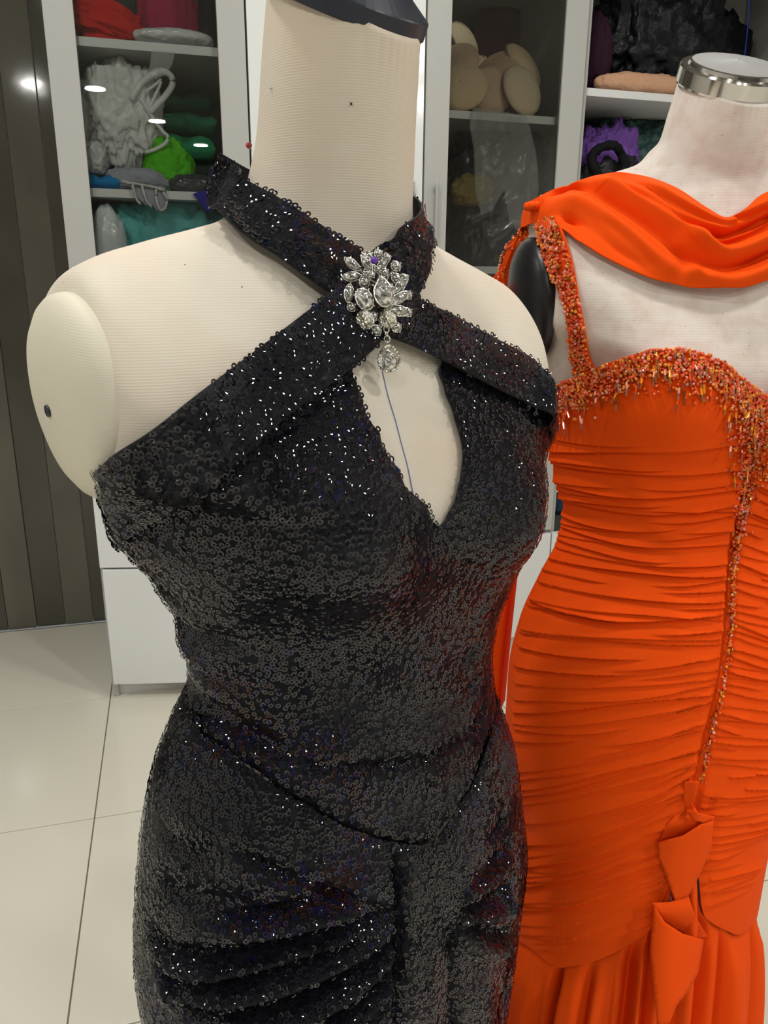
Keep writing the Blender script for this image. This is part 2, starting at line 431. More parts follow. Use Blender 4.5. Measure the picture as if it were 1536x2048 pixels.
def body_mesh(name, B, v0, v1, nu=128, nv=160, off=0.0, cap=True):
    PH, VV, Pw = B.grid(nu, v0, v1, nv, 0.0)
    if callable(off): Pw = B.P(PH, VV, off(VV) + gathers(PH, VV))
    inv = np.array(B.M4.inverted())
    V = Pw.reshape(-1, 3); V = V @ inv[:3, :3].T + inv[:3, 3]
    i = np.arange(nv - 1)[:, None] * nu; j = np.arange(nu)[None, :]; k = (j + 1) % nu
    Fq = np.stack((i + j, i + nu + j, i + nu + k, i + k), -1).reshape(-1, 4).tolist()
    if cap: Fq += [list(range(nu)), list(range((nv - 1) * nu, nv * nu))[::-1]]
    return mesh_np(name, V, Fq)

# table rows: a, bf, bb, n, zs, zf, zb, y0, x0
T1 = [
 (.0480, .0495, .052, 2.0, 1.444, 1.420, 1.472, -.021, -.009),   # 0 neck top
 (.0510, .0515, .053, 2.0, 1.405, 1.383, 1.428, -.014, -.008),   # 1
 (.0540, .053, .055, 2.0, 1.365, 1.345, 1.380, -.007, -.006),    # 2
 (.0610, .055, .060, 2.0, 1.332, 1.300, 1.345, 0.0, -.004),      # 3 neck base
 (.084, .061, .068, 2.0, 1.3135, 1.272, 1.318, 0.0, 0),      # 4
 (.114, .069, .075, 2.05, 1.3035, 1.248, 1.290, 0.0, 0),     # 5
 (.149, .078, .082, 2.2, 1.293, 1.225, 1.262, 0.0, 0),       # 6
 (.178, .088, .088, 2.6, 1.282, 1.205, 1.235, 0.0, 0),      # 7
 (.199, .094, .094, 3.1, 1.264, 1.188, 1.212, 0.0, 0),       # 8 shoulder tip
 (.206, .099, .098, 3.4, 1.230, 1.170, 1.185, 0.0, 0),       # 9
 (.204, .102, .098, 3.2, 1.185, 1.150, 1.155, 0.0, 0),       # 10
 (.176, .104, .096, 2.8, 1.150, 1.130, 1.130, 0.0, 0),       # 11 underarm
 (.168, .103, .092, 2.4, 1.112, 1.108, 1.100, 0.0, 0),       # 12 bust
 (.150, .100, .087, 2.2, 1.070, 1.068, 1.060, 0.0, 0),       # 13
 (.138, .095, .082, 2.1, 1.035, 1.032, 1.030, 0.0, 0),       # 14
 (.130, .092, .078, 2.1, 1.000, 1.000, 1.000, 0.0, 0),       # 15
 (.128, .091, .078, 2.1, .970, .970, .970, 0.0, 0),          # 16 waist
 (.134, .094, .084, 2.1, .935, .935, .935, 0.0, 0),          # 17
 (.145, .100, .094, 2.15, .890, .890, .890, 0.0, 0),         # 18
 (.160, .106, .108, 2.2, .840, .840, .840, 0.0, 0),          # 19
 (.170, .110, .116, 2.2, .780, .780, .780, 0.0, 0),          # 20
 (.175, .112, .118, 2.2, .720, .720, .720, 0.0, 0),          # 21
 (.175, .112, .115, 2.2, .660, .660, .660, 0.0, 0),          # 22
 (.172, .112, .112, 2.2, .600, .600, .600, 0.0, 0),          # 23
 (.170, .112, .110, 2.2, .520, .520, .520, 0.0, 0),          # 24
 (.168, .112, .110, 2.2, .400, .400, .400, 0.0, 0),          # 25
 (.170, .115, .115, 2.2, .200, .200, .200, 0.0, 0),          # 26
 (.175, .120, .120, 2.2, .030, .030, .030, 0.0, 0),          # 27
]
L1 = outline([(150, 900), (172, 965), (215, 1065), (250, 1105), (290, 1160), (340, 1245), (366, 1310), (368, 1370), (345, 1450), (315, 1550), (300, 1640), (287, 1740), (282, 1850), (284, 1950), (300, 2048), (310, 2200), (330, 2700), (330, 5000)])
R1 = outline([(1060, 700), (1085, 800), (1105, 900), (1114, 975), (1100, 1040), (1062, 1110), (1020, 1190), (998, 1260), (990, 1320), (998, 1400), (1018, 1500), (1032, 1600), (1044, 1740), (1035, 1800), (1026, 1860), (1018, 1960), (1000, 2048), (980, 2200), (950, 2700), (930, 5000)])
B1 = Body(T1, R(12.0), .59, R(39), bust=[(-.068, 1.108, .055, .046, .030), (.068, 1.108, .055, .046, .030)], xp=(.194, 1.14, 1.27), lean=.035, rin=.018)
B1.T[7:11, 8] -= (.002, .006, .010, .010)
B1.fit(range(12, 25), L1, R1, .009)
B1.T[25:, 0] = B1.T[24, 0] * 1.0; B1.T[25:, 8] = B1.T[24, 8]
print('fit1', np.round(B1.T[11:25, [0, 4, 8]], 3).tolist())

T2 = [list(r) for r in T1]
for k, r in enumerate(T2):                      # form 2 is longer in the body and shorter in the neck
    for c in (4, 5, 6):
        z = r[c] + .080
        r[c] = 1.33 - (1.33 - z) * 1.10 if z < 1.33 else z
    if k < 4:
        q = (.077, .063, .044, .020)[k]
        r[4], r[5], r[6] = r[4] - q + .012, r[5] - q + .012, r[6] - q + .012
        r[0] += .002 * k
L2 = outline([(1060, 700), (1085, 800), (1100, 900), (1122, 990), (1135, 1045), (1100, 1110), (1070, 1170), (1040, 1240), (1018, 1330), (1011, 1430), (1018, 1530), (1030, 1620), (1042, 1700), (1035, 1800), (1033, 1850), (1020, 2000), (1010, 2200), (1000, 5000)])
B2 = Body(T2, R(37.0), .92, R(29), bust=[(-.070, 1.165, .055, .050, .030), (.070, 1.165, .055, .050, .030)], xp=(.185, 1.20, 1.36))
B2.fit(range(13, 24), L2, None, .009)
B2.T[24:, 0] = B2.T[23, 0]
print('fit2', np.round(B2.T[8:25, [0, 4, 8]], 3).tolist())
B1.bvh(); B2.bvh()
for B in (): print('cf', [(round(float(v), 1), *np.round(proj(B.P(0.0, v)), 0).astype(int).tolist()) for v in (0, 3, 5, 8, 10, 12, 14, 16, 19, 22)])

def under(VV):                                  # the cover is a little slimmer below the bust, inside the gown
    return -.010 * np.clip((VV - 12.0) / 1.5, 0, 1)

def form(B, name, label, cover, platem, capkind, zsc):
    t = thing(name, label, 'dress form', (B.c[0], B.c[1], 0)); t.matrix_world = B.M4
    link('torso', body_mesh('torso', B, 0, 24, 240, 260, under), cover, t)
    # arm plates: shallow domed ovals
    for s in (-1, 1):
        ry, rz, h = .058, .060, .025
        prof = [(1.0, 0.0), (1.0, .22), (.985, .36), (.93, .52), (.80, .72), (.6, .87), (.35, .96), (.12, 1.0), (.001, 1.0)]
        V = []; Fc = []; n = 64
        for r, q in prof:
            for i in range(n):
                a = 2 * PI * i / n
                V.append((s * (q * h), r * ry * math.cos(a), r * rz * math.sin(a) * (1.0 if math.sin(a) > 0 else 1.05)))
        for j in range(len(prof) - 1):
            for i in range(n):
                k = (i + 1) % n; f = (j * n + i, j * n + k, (j + 1) * n + k, (j + 1) * n + i); Fc.append(f if s > 0 else f[::-1])
        o = link('arm_plate', mesh_np('arm_plate', V, Fc), platem, t, label='domed oval arm plate'); o.location = (s * (B.xp[0] - .001 - (B.rin + .006 if s > 0 else 0)), -.004, zsc[0] - s * B.xp[0] * B.lean); o.rotation_euler = (.16, s * .10, 0)
        if capkind == 'black':
            V, Fc = tube([(s * (h - .001), 0, -.004), (s * (h + .0012), 0, -.004)], .0035, 16)
            link('plate_screw', mesh_np('plate_screw', V, Fc), M['black_plastic'], o)
    # neck cap, tilted with the neck top
    r0 = B.T[0, 0]
    if capkind == 'black':
        prof = [(r0 - .002, -.002), (r0 + .0055, -.002), (r0 + .0062, -.0012), (r0 + .0062, .0085), (r0 + .0055, .0095), (r0 - .0075, .0175), (r0 - .0080, .0180), (r0 - .0080, .0235), (r0 - .0095, .0245), (r0 - .022, .029), (.001, .031)]
        V, Fc = lathe(prof, 14 * 4); mtop = M['black_plastic']
    else:
        prof = [(r0 + .001, 0), (r0 + .0035, .0), (r0 + .0045, .002), (r0 + .0045, .0150), (r0 + .0035, .0168), (r0 - .002, .0170), (r0 - .003, .0200), (r0 - .005, .0206)]
        V, Fc = lathe(prof, 96); mtop = M['chrome']
    L0 = B.local(np.array([0.0, PI, PI / 2, -PI / 2]), 0.0)
    ctr = L0.mean(0); fwd = L0[0] - L0[1]; tilt = math.atan2(-fwd[2], abs(fwd[1]))
    o = link('neck_cap', mesh_np('neck_cap', V, Fc, smooth=False), mtop, t, label='faceted black plastic cap' if capkind == 'black' else 'polished chrome cap')
    for p in o.data.polygons: p.use_smooth = len(p.vertices) == 4
    o.data.set_sharp_from_angle(angle=R(24 if capkind != 'black' else 3))
    if capkind != 'black':
        V, Fc = lathe([(r0 - .005, .0206), (r0 - .0056, .0206), (.016, .0212), (.001, .0250)], 96, cap=False)
        link('cap_cone', mesh_np('cap_cone', V, Fc, smooth=False), M['brushed'], o, label='brushed metal cone')
    o.location = ctr; o.rotation_euler = (tilt, 0, 0)
    V, Fc = tube([(0, 0, .62), (0, 0, .03)], .016, 20); link('pole', mesh_np('pole', V, Fc), M['chrome'], t)
    V, Fc = lathe([(.001, .0), (.16, .0), (.165, .006), (.16, .012), (.03, .03), (.016, .04)], 48); link('base', mesh_np('base', V, Fc), M['chrome'], t)
    return t
form1 = form(B1, 'dress_form', 'cream cloth dress form with a black neck cap, wearing the black sequin gown', M['cover'], M['plate'], 'black', (1.203,))
form2 = form(B2, 'dress_form', 'pinkish linen dress form with a chrome neck cap, wearing the orange gown', M['cover2'], M['black_satin'], 'chrome', (1.262,))
# ------------------------------------------------------------------ cloth helpers
rng = np.random.default_rng(7)
def hitp(B, px, py, off=0.0, tmin=None):
    """world point on the body seen at a pixel, lifted by off"""
    d = ray(px, py); loc, nrm, idx, dist = B.tree.ray_cast(Vector(CAM), Vector(d))
    if loc is None:
        t = np.linalg.norm(np.append(B.c, 0)) * 1.02
        for _ in range(4):
            q = CAM + d * t; loc, nrm, idx, dd = B.tree.find_nearest(Vector(q)); t = float((np.array(loc) - CAM) @ d)
        return CAM + d * t
    n = np.array(nrm); n = n if n @ d < 0 else -n
    return np.array(loc) + n * off

def line3(B, pts, n=24, off=0.0):
    P = catmull(np.array([hitp(B, x, y, off) for x, y in pts]), n); return P

def dist_poly(V, P):
    """distance of V (N,3) to polyline P and the parameter 0..1 of the nearest point"""
    best = np.full(len(V), 1e9); par = np.zeros(len(V)); m = len(P) - 1
    lo, hi = P.min(0) - .05, P.max(0) + .05
    idx = np.where(((V > lo) & (V < hi)).all(1))[0]; Q = V[idx]; b = best[idx]; pr = par[idx]
    for i in range(m):
        a, c = P[i], P[i + 1]; ab = c - a
        t = np.clip(((Q - a) @ ab) / (ab @ ab + 1e-12), 0, 1)
        d = np.linalg.norm(Q - a - t[:, None] * ab, axis=1)
        k = d < b; b[k] = d[k]; pr[k] = (i + t[k]) / m
    best[idx] = b; par[idx] = pr
    return best, par

def creases(V, items):
    """items: (polyline, amplitude, width, taper0, taper1); returns displacement per vertex"""
    D = np.zeros(len(V))
    for P, A, w, t0, t1 in items:
        d, u = dist_poly(V, P)
        k = d < 4 * w
        tp = np.clip(u[k] / max(t0, 1e-3), 0, 1) * np.clip((1 - u[k]) / max(t1, 1e-3), 0, 1)
        D[k] += A * np.exp(-(d[k] / w) ** 2) * (tp * tp * (3 - 2 * tp))
    return D

def to_local(B, V):
    inv = np.array(B.M4.inverted()); return V @ inv[:3, :3].T + inv[:3, 3]

def vnormals(V, Fq):
    Fq = np.asarray(Fq); a, b, c = V[Fq[:, 0]], V[Fq[:, 1]], V[Fq[:, 2]]
    n = np.cross(b - a, c - a)
    if Fq.shape[1] == 4: n += np.cross(c - a, V[Fq[:, 3]] - a)
    N = np.zeros_like(V)
    for k in range(Fq.shape[1]): np.add.at(N, Fq[:, k], n)
    return N / np.maximum(np.linalg.norm(N, axis=1, keepdims=True), 1e-12)

def solid(o, t, offset=-1.0):
    md = o.modifiers.new('thickness', 'SOLIDIFY'); md.thickness = t; md.offset = offset; md.use_rim = True
    return o

def orient_out(V, Fq, c):
    """flip quads so normals point away from the axis c (x,y)"""
    N = vnormals(V, Fq); s = ((V[:, :2] - c) * N[:, :2]).sum()
    return Fq if s > 0 else Fq[:, ::-1].copy()

def cdt_patch(poly, sp, seed=1):
    """triangulate a 2-D polygon with interior points spaced sp; returns points, tris"""
    P = np.array(poly, float); out = []
    for i in range(len(P)):
        a, b = P[i], P[(i + 1) % len(P)]; n = max(1, int(np.linalg.norm(b - a) / sp))
        for k in range(n): out.append(a + (b - a) * k / n)
    E = np.array(out); ne = len(E)
    lo, hi = E.min(0), E.max(0); r = np.random.default_rng(seed)
    gx = np.arange(lo[0], hi[0], sp); gy = np.arange(lo[1], hi[1], sp * .87); G = []
    for j, y in enumerate(gy):
        x = gx + (sp / 2 if j % 2 else 0); G.append(np.stack((x, np.full_like(x, y)), 1))
    G = np.vstack(G)
    # inside test
    inside = np.zeros(len(G), bool); x, y = G[:, 0], G[:, 1]
    md = np.full(len(G), 1e9)
    for i in range(ne):
        a, b = E[i], E[(i + 1) % ne]
        if a[1] != b[1]:
            c = ((a[1] > y) != (b[1] > y)) & (x < (b[0] - a[0]) * (y - a[1]) / (b[1] - a[1]) + a[0]); inside ^= c
        md = np.minimum(md, (x - a[0]) ** 2 + (y - a[1]) ** 2)
    G = G[inside & (md > (sp * .6) ** 2)]
    allp = np.vstack((E, G))
    vs, es, fs, *_ = delaunay_2d_cdt([Vector(p) for p in allp], [], [list(range(ne))], 1, 1e-7)
    return np.array([(v[0], v[1]) for v in vs]), np.array([tuple(f) for f in fs if len(f) == 3])

def ribbon(cols, n, m, B=None, off=0.0):
    """cols: list of (upper3d, lower3d); returns V, quads of a smooth strip n x m; pushed clear of body B"""
    U = catmull([c[0] for c in cols], n); Lw = catmull([c[1] for c in cols], n)
    t = np.linspace(0, 1, m)[None, :, None]
    V = (U[:, None] * (1 - t) + Lw[:, None] * t).reshape(-1, 3)
    if B is not None: V = clear(V, B, off)
    i = np.arange(n - 1)[:, None] * m; j = np.arange(m - 1)[None, :]
    Q = np.stack((i + j, i + m + j, i + m + j + 1, i + j + 1), -1).reshape(-1, 4)
    return V, Q

def clear(V, B, off):
    W_ = V.copy()
    for k in range(len(W_)):
        for _ in range(2):
            loc, nrm, idx, dd = B.tree.find_nearest(Vector(W_[k]))
            l = np.array(loc); nn = np.array(nrm)
            if nn[:2] @ (l[:2] - B.c) < 0 and abs(nn[2]) < .9: nn = -nn
            if abs(nn[2]) >= .9 and nn[2] < 0: nn = -nn
            s = (W_[k] - l) @ nn
            if s < off: W_[k] = W_[k] + nn * (off - s)
            else: break
    return W_

# ------------------------------------------------------------------ sequins
def sequin_mat():
    m = bpy.data.materials.new('black_sequin'); m.use_nodes = True; nt = m.node_tree; b = nt.nodes['Principled BSDF']
    at = nt.nodes.new('ShaderNodeAttribute'); at.attribute_name = 'tint'
    cr = nt.nodes.new('ShaderNodeValToRGB'); cr.color_ramp.interpolation = 'CONSTANT'
    e = cr.color_ramp.elements; e[0].position = 0; e[0].color = (.004, .004, .008, 1); e[1].position = .5; e[1].color = (.008, .008, .011, 1)
    for p, c in ((.74, (.006, .008, .036, 1)), (.86, (.020, .008, .030, 1)), (.95, (.024, .008, .006, 1))):  # blue, plum and red tints put coloured room reflections into the base colour
        x = e.new(p); x.color = c
    nt.links.new(at.outputs['Fac'], cr.inputs[0]); nt.links.new(cr.outputs[0], b.inputs['Base Color'])
    b.inputs['Metallic'].default_value = 0; b.inputs['Roughness'].default_value = .04; b.inputs['IOR'].default_value = 1.57
    return m
M['sequin'] = sequin_mat()

def sample_surface(V, Fq, n, mind, r):
    Fq = np.asarray(Fq)
    T = np.vstack((Fq[:, [0, 1, 2]], Fq[:, [0, 2, 3]])) if Fq.shape[1] == 4 else Fq
    a, b, c = V[T[:, 0]], V[T[:, 1]], V[T[:, 2]]
    cr = np.cross(b - a, c - a); A = np.linalg.norm(cr, axis=1) / 2
    k = r.choice(len(T), n, p=A / A.sum()); u, w = r.random(n), r.random(n); f = u + w > 1; u[f] = 1 - u[f]; w[f] = 1 - w[f]
    P = a[k] + (b - a)[k] * u[:, None] + (c - a)[k] * w[:, None]; N = cr[k] / (2 * A[k, None])
    cell = {}; keep = []
    G = np.floor(P / mind).astype(int)
    for i in range(n):
        g = tuple(G[i]); ok = True
        for dx in (-1, 0, 1):
            for dy in (-1, 0, 1):
                for dz_ in (-1, 0, 1):
                    for j in cell.get((g[0] + dx, g[1] + dy, g[2] + dz_), ()):
                        if ((P[i] - P[j]) ** 2).sum() < mind * mind: ok = False; break
                    if not ok: break
                if not ok: break
            if not ok: break
        if ok: keep.append(i); cell.setdefault(g, []).append(i)
    return P[keep], N[keep]

def ring_frames(N, tilt, r):
    n = len(N); N = N + r.normal(0, tilt, (n, 3)); N /= np.linalg.norm(N, axis=1, keepdims=True)
    A = np.cross(N, r.normal(0, 1, (n, 3))); A /= np.linalg.norm(A, axis=1, keepdims=True)
    return A, np.cross(N, A), N

SQ_N = 10; SQ_R, SQ_I = .00205, .00085
_a = np.arange(SQ_N) * 2 * PI / SQ_N
SQ_V = np.vstack((np.stack((np.cos(_a) * SQ_R, np.sin(_a) * SQ_R, np.full(SQ_N, .00016)), 1), np.stack((np.cos(_a) * SQ_I, np.sin(_a) * SQ_I, np.zeros(SQ_N)), 1)))
SQ_F = np.array([(i, (i + 1) % SQ_N, SQ_N + (i + 1) % SQ_N, SQ_N + i) for i in range(SQ_N)])
sq_me = mesh_np('sequin', SQ_V, SQ_F); sq_me.materials.append(M['sequin'])
at_ = sq_me.attributes.new('tint', 'FLOAT', 'POINT')

def sequins(B, parent, V, Fq, dens, mind, singles, seed, tilt=.085, patch=.34):
    r = np.random.default_rng(seed)
    Tn = np.linalg.norm
    A = 0.0
    F3 = np.asarray(Fq); a, b, c = V[F3[:, 0]], V[F3[:, 1]], V[F3[:, 2]]
    A = Tn(np.cross(b - a, c - a), axis=1).sum() / 2 * (2 if F3.shape[1] == 4 else 1)
    P, N = sample_surface(V, Fq, int(A * dens), mind, r)
    # only where a viewer a step to the side could see them
    view = P - CAM; view /= Tn(view, axis=1, keepdims=True)
    k = ((view * N).sum(1) < .35); P, N = P[k], N[k]
    fld = np.array([noise.noise_vector(Vector(p * 22.0)) for p in P]) * patch
    X, Y, Z = ring_frames(N + fld, tilt, r)
    P = P + N * (.0009 + r.random(len(P))[:, None] * .0011)
    S = r.uniform(.92, 1.08, len(P))
    L = to_local(B, P); inv3 = np.array(B.M4.inverted())[:3, :3]
    X, Y, Z = X @ inv3.T, Y @ inv3.T, Z @ inv3.T
    q = proj(P); vis = (q[:, 0] > 0) & (q[:, 0] < 1536) & (q[:, 1] > 0) & (q[:, 1] < 2048) & ((view[k] * N).sum(1) < -.6)
    d = Tn(P - CAM, axis=1) + np.where(vis, 0, 9)
    order = np.argsort(d + r.random(len(d)) * .03); one = order[:singles]; rest = order[singles:]
    for i in one:
        o = link('sequin', sq_me, None, parent)
        o.matrix_local = Matrix(((X[i, 0] * S[i], Y[i, 0] * S[i], Z[i, 0], L[i, 0]), (X[i, 1] * S[i], Y[i, 1] * S[i], Z[i, 1], L[i, 1]),
                                 (X[i, 2] * S[i], Y[i, 2] * S[i], Z[i, 2], L[i, 2]), (0, 0, 0, 1)))
    R3 = np.stack((X[rest], Y[rest], Z[rest]), 1) * S[rest][:, None, None]
    VV = np.einsum('vk,nkj->nvj', SQ_V, R3) + L[rest][:, None, :]
    n = len(rest); nv = len(SQ_V)
    FF = (SQ_F[None] + (np.arange(n) * nv)[:, None, None]).reshape(-1, 4)
    me = mesh_np('sequin_layer', VV.reshape(-1, 3), FF)
    at = me.attributes.new('tint', 'FLOAT', 'POINT'); at.data.foreach_set('value', np.repeat(np.clip(.5 + .9 * np.array([noise.noise(Vector(p * 15.0)) for p in P[rest]]) + r.normal(0, .16, n), 0, .999), nv).astype(np.float32))
    link('sequin_layer', me, M['sequin'], parent, kind='stuff')
    return n

# ------------------------------------------------------------------ black sequin gown
gown1 = thing('evening_gown', 'black sequin halter gown with a keyhole front, on the cream dress form', 'gown'); gown1.matrix_world = B1.M4
OFF = .0060
def uv_of(B, pts): return [B.hit(x, y) for x, y in pts]
su, sv = .16, .035
# bodice outline in (phi, v)
left_top = uv_of(B1, [(190, 972), (245, 940), (315, 890), (410, 815), (530, 728), (640, 655), (690, 690), (697, 752)])
key = uv_of(B1, [(716, 800), (751, 871), (787, 941), (822, 997), (852, 1040), (868, 1052), (884, 1040), (900, 1008), (914, 960), (919, 913), (914, 880), (902, 840), (884, 790), (871, 745)])
right_top = uv_of(B1, [(880, 705), (940, 725), (1010, 758), (1050, 790)])
vseam = uv_of(B1, [(368, 1436), (410, 1466), (453, 1495), (518, 1543), (582, 1591), (624, 1614), (683, 1650), (742, 1671), (779, 1682), (838, 1688), (872, 1668), (902, 1618), (934, 1570), (961, 1500), (977, 1447)])
pl = [(-PI + .002, 11.6), (-2.6, 11.5), (left_top[0][0] - .25, left_top[0][1] + .15)] + left_top + key + right_top + [(right_top[-1][0] + .22, right_top[-1][1] + .6), (2.4, 11.5), (PI - .002, 11.6)]
a0, a1 = vseam[0], vseam[-1]
seam_full = [(-PI + .002, a0[1] + .3), (-2.5, a0[1] - .1)] + [p for p in vseam] + [(2.5, a1[1] - .1), (PI - .002, a0[1] + .3)]
print('seam', np.round(seam_full, 2).tolist())
pl2 = pl + seam_full[::-1]
P2, T3 = cdt_patch([(p * su, v * sv) for p, v in pl2], .0036)
PH, VV = P2[:, 0] / su, P2[:, 1] / sv
V0 = B1.P(PH, VV, 0.0)
seams1 = [
    ([(300, 1062), (370, 1012), (455, 942), (577, 840), (690, 757)], -.004, .0045, .05, .02), ([(870, 742), (940, 772), (1010, 802), (1070, 850)], -.004, .0045, .05, .05),
    # (pixels, amplitude, width, taper)
    ([(608, 1524), (667, 1532), (774, 1527), (854, 1511), (934, 1457), (965, 1400)], -.0035, .0045, .02, .1),
    ([(515, 900), (560, 1000), (590, 1120), (603, 1250), (605, 1400), (607, 1524)], -.0018, .004, .1, .02),
    ([(373, 1409), (440, 1440), (520, 1480), (590, 1520)], -.0045, .006, .3, .2),
    ([(372, 1370), (450, 1420), (540, 1470), (610, 1490)], -.004, .006, .3, .5),
    ([(300, 1180), (360, 1230), (450, 1270), (540, 1290)], -.0045, .008, .3, .5),
    ([(320, 1250), (400, 1300), (480, 1330)], .004, .008, .3, .5),
    ([(245, 1110), (330, 1170), (430, 1210)], -.0035, .007, .3, .5),
    ([(350, 1300), (430, 1360), (520, 1400)], .003, .007, .3, .5),
    ([(980, 1270), (930, 1310), (860, 1330)], -.0035, .007, .3, .5),
    ([(990, 1330), (940, 1370), (880, 1390)], -.003, .007, .3, .5),
    ([(368, 1436), (453, 1495), (518, 1543), (582, 1591), (683, 1650), (779, 1682), (838, 1688), (872, 1668), (902, 1618), (934, 1570), (961, 1500), (977, 1447)], -.003, .004, .02, .02),
]
def crease_items(B, lst): return [(line3(B, p, max(12, len(p) * 6)), A, w, t0, t1) for p, A, w, t0, t1 in lst]
D = creases(V0, crease_items(B1, seams1)) * 1.55
Vb = B1.P(PH, VV, np.maximum(OFF - .0015 + D, .0022 - .006 * np.clip((VV - 13) / 1, 0, 1)))
Tb = orient_out(Vb, T3, B1.c)
bod = solid(link('bodice', mesh_np('bodice', to_local(B1, Vb), Tb), M['black_cloth'], gown1), .0012)

# skirt: structured sheet from the V seam down, with draped folds
nu, nv = 420, 330
php = np.linspace(-PI, PI, nu, endpoint=False)
sf = np.array(seam_full); vt = np.interp(php, sf[:, 0], sf[:, 1])
tt = np.linspace(0, 1, nv) ** 1.0
vb = 24.2
VS = vt[None, :] + (vb - vt[None, :]) * tt[:, None]; PHs = np.broadcast_to(php[None, :], VS.shape)
Z = lambda l: [(x * .534 + 240, y * .534 + 1340) for x, y in l]
folds1 = [
    (Z([(380, 590), (580, 715), (780, 800), (900, 850), (1000, 890)]), -.0035, .0045, .2, .05),
    (Z([(280, 885), (500, 882), (650, 850), (760, 822), (860, 850)]), -.006, .0060, .25, .2),
    (Z([(300, 930), (560, 922), (800, 870), (900, 870)]), .005, .0075, .3, .3),
    (Z([(100, 935), (200, 990), (380, 1030), (560, 1003), (780, 935), (990, 885)]), -.0075, .0065, .2, .1),
    (Z([(110, 990), (250, 1050), (400, 1075), (600, 1045), (800, 975), (1000, 900)]), .0065, .0075, .2, .1),
    (Z([(110, 1050), (230, 1112), (480, 1100), (700, 1030), (1000, 915)]), -.0075, .0065, .2, .1),
    (Z([(110, 1110), (250, 1172), (480, 1160), (700, 1085), (860, 1010), (1000, 930)]), .006, .0075, .2, .1),
    (Z([(110, 1180), (330, 1225), (560, 1210), (760, 1120), (900, 1040), (1003, 955)]), -.0075, .0070, .2, .1),
    (Z([(150, 1250), (500, 1285), (700, 1215), (860, 1120), (1000, 990)]), .007, .008, .2, .1),
    (Z([(200, 1330), (480, 1345), (700, 1280), (860, 1190), (1000, 1040)]), -.0075, .007, .2, .1),
    (Z([(400, 1400), (650, 1370), (820, 1270), (1000, 1100)]), .006, .008, .2, .1),
    (Z([(420, 1460), (700, 1430), (850, 1320), (1000, 1170)]), -.006, .007, .2, .1),
    (Z([(1008, 640), (1012, 850), (1005, 1100), (1000, 1330), (1000, 1600)]), -.006, .0040, .01, .05),
    (Z([(1035, 700), (1040, 900), (1035, 1100), (1030, 1330)]), .002, .010, .1, .05),
    (Z([(1192, 900), (1198, 1050), (1200, 1200), (1205, 1400), (1205, 1600)]), -.006, .006, .15, .05),
    (Z([(1110, 900), (1110, 1100), (1110, 1330), (1110, 1600)]), .004, .016, .3, .05),
    (Z([(1215, 870), (1300, 855), (1400, 800), (1500, 740)]), -.0065, .006, .1, .2),
    (Z([(1205, 900), (1300, 900), (1400, 865), (1500, 800)]), .006, .007, .1, .2),
    (Z([(1205, 905), (1290, 945), (1390, 955), (1490, 900)]), -.0065, .006, .1, .2),
    (Z([(1205, 925), (1280, 990), (1380, 1010), (1480, 980)]), .006, .008, .1, .3),
    (Z([(1210, 840), (1290, 790), (1390, 700), (1500, 640)]), .005, .008, .2, .3),
    (Z([(1240, 800), (1330, 720), (1400, 640), (1490, 560)]), -.005, .007, .2, .3),
    (Z([(1300, 640), (1380, 560), (1480, 470)]), -.004, .007, .3, .3),
    (Z([(1250, 1060), (1300, 1200), (1330, 1400), (1340, 1600)]), .006, .02, .3, .1),
    (Z([(1400, 1050), (1410, 1200), (1420, 1400), (1430, 1600)]), -.005, .015, .3, .1),
    (Z([(130, 760), (260, 800), (420, 830), (560, 830)]), -.004, .008, .3, .4),
    (Z([(200, 560), (300, 640), (420, 700)]), -.0025, .010, .3, .5),
]
Vs0 = B1.P(PHs, VS, 0.0).reshape(-1, 3)
Ds = creases(Vs0, crease_items(B1, folds1)).reshape(VS.shape)
Ds *= np.clip(tt[:, None] * 12, 0, 1) * .8 + .2
seamroll = -.0022 * np.exp(-(tt[:, None] * 1.0 / .012) ** 2)
Vs = B1.P(PHs, VS, np.maximum(OFF + .0012 + .006 * np.clip((tt[:, None] if tt.ndim == 1 else tt) * 6, 0, 1) + Ds * 1.7 + seamroll, .001))
# below the hips the skirt hangs freely to the floor
last = Vs[-1]; c3 = np.append(B1.c, 0); ext = []
for k, z in enumerate(np.linspace(.50, .03, 14)):
    p = last.copy(); g = (k + 1) / 14
    p[:, :2] = B1.c + (last[:, :2] - B1.c) * (1 + .10 * g + .06 * g * np.sin(php * 9)[:, None]); p[:, 2] = last[:, 2] + (z - .515) * (1.0); ext.append(p)
Vs = np.concatenate((Vs, np.array(ext)), 0); nvv = Vs.shape[0]; Vs = Vs.reshape(-1, 3)
i = np.arange(nvv - 1)[:, None] * nu; j = np.arange(nu)[None, :]; k = (j + 1) % nu
Qs = np.stack((i + j, i + nu + j, i + nu + k, i + k), -1).reshape(-1, 4); Qs = orient_out(Vs, Qs, B1.c)
ski = solid(link('skirt', mesh_np('skirt', to_local(B1, Vs), Qs), M['black_cloth'], gown1, label='draped skirt with gathered folds'), .0012)

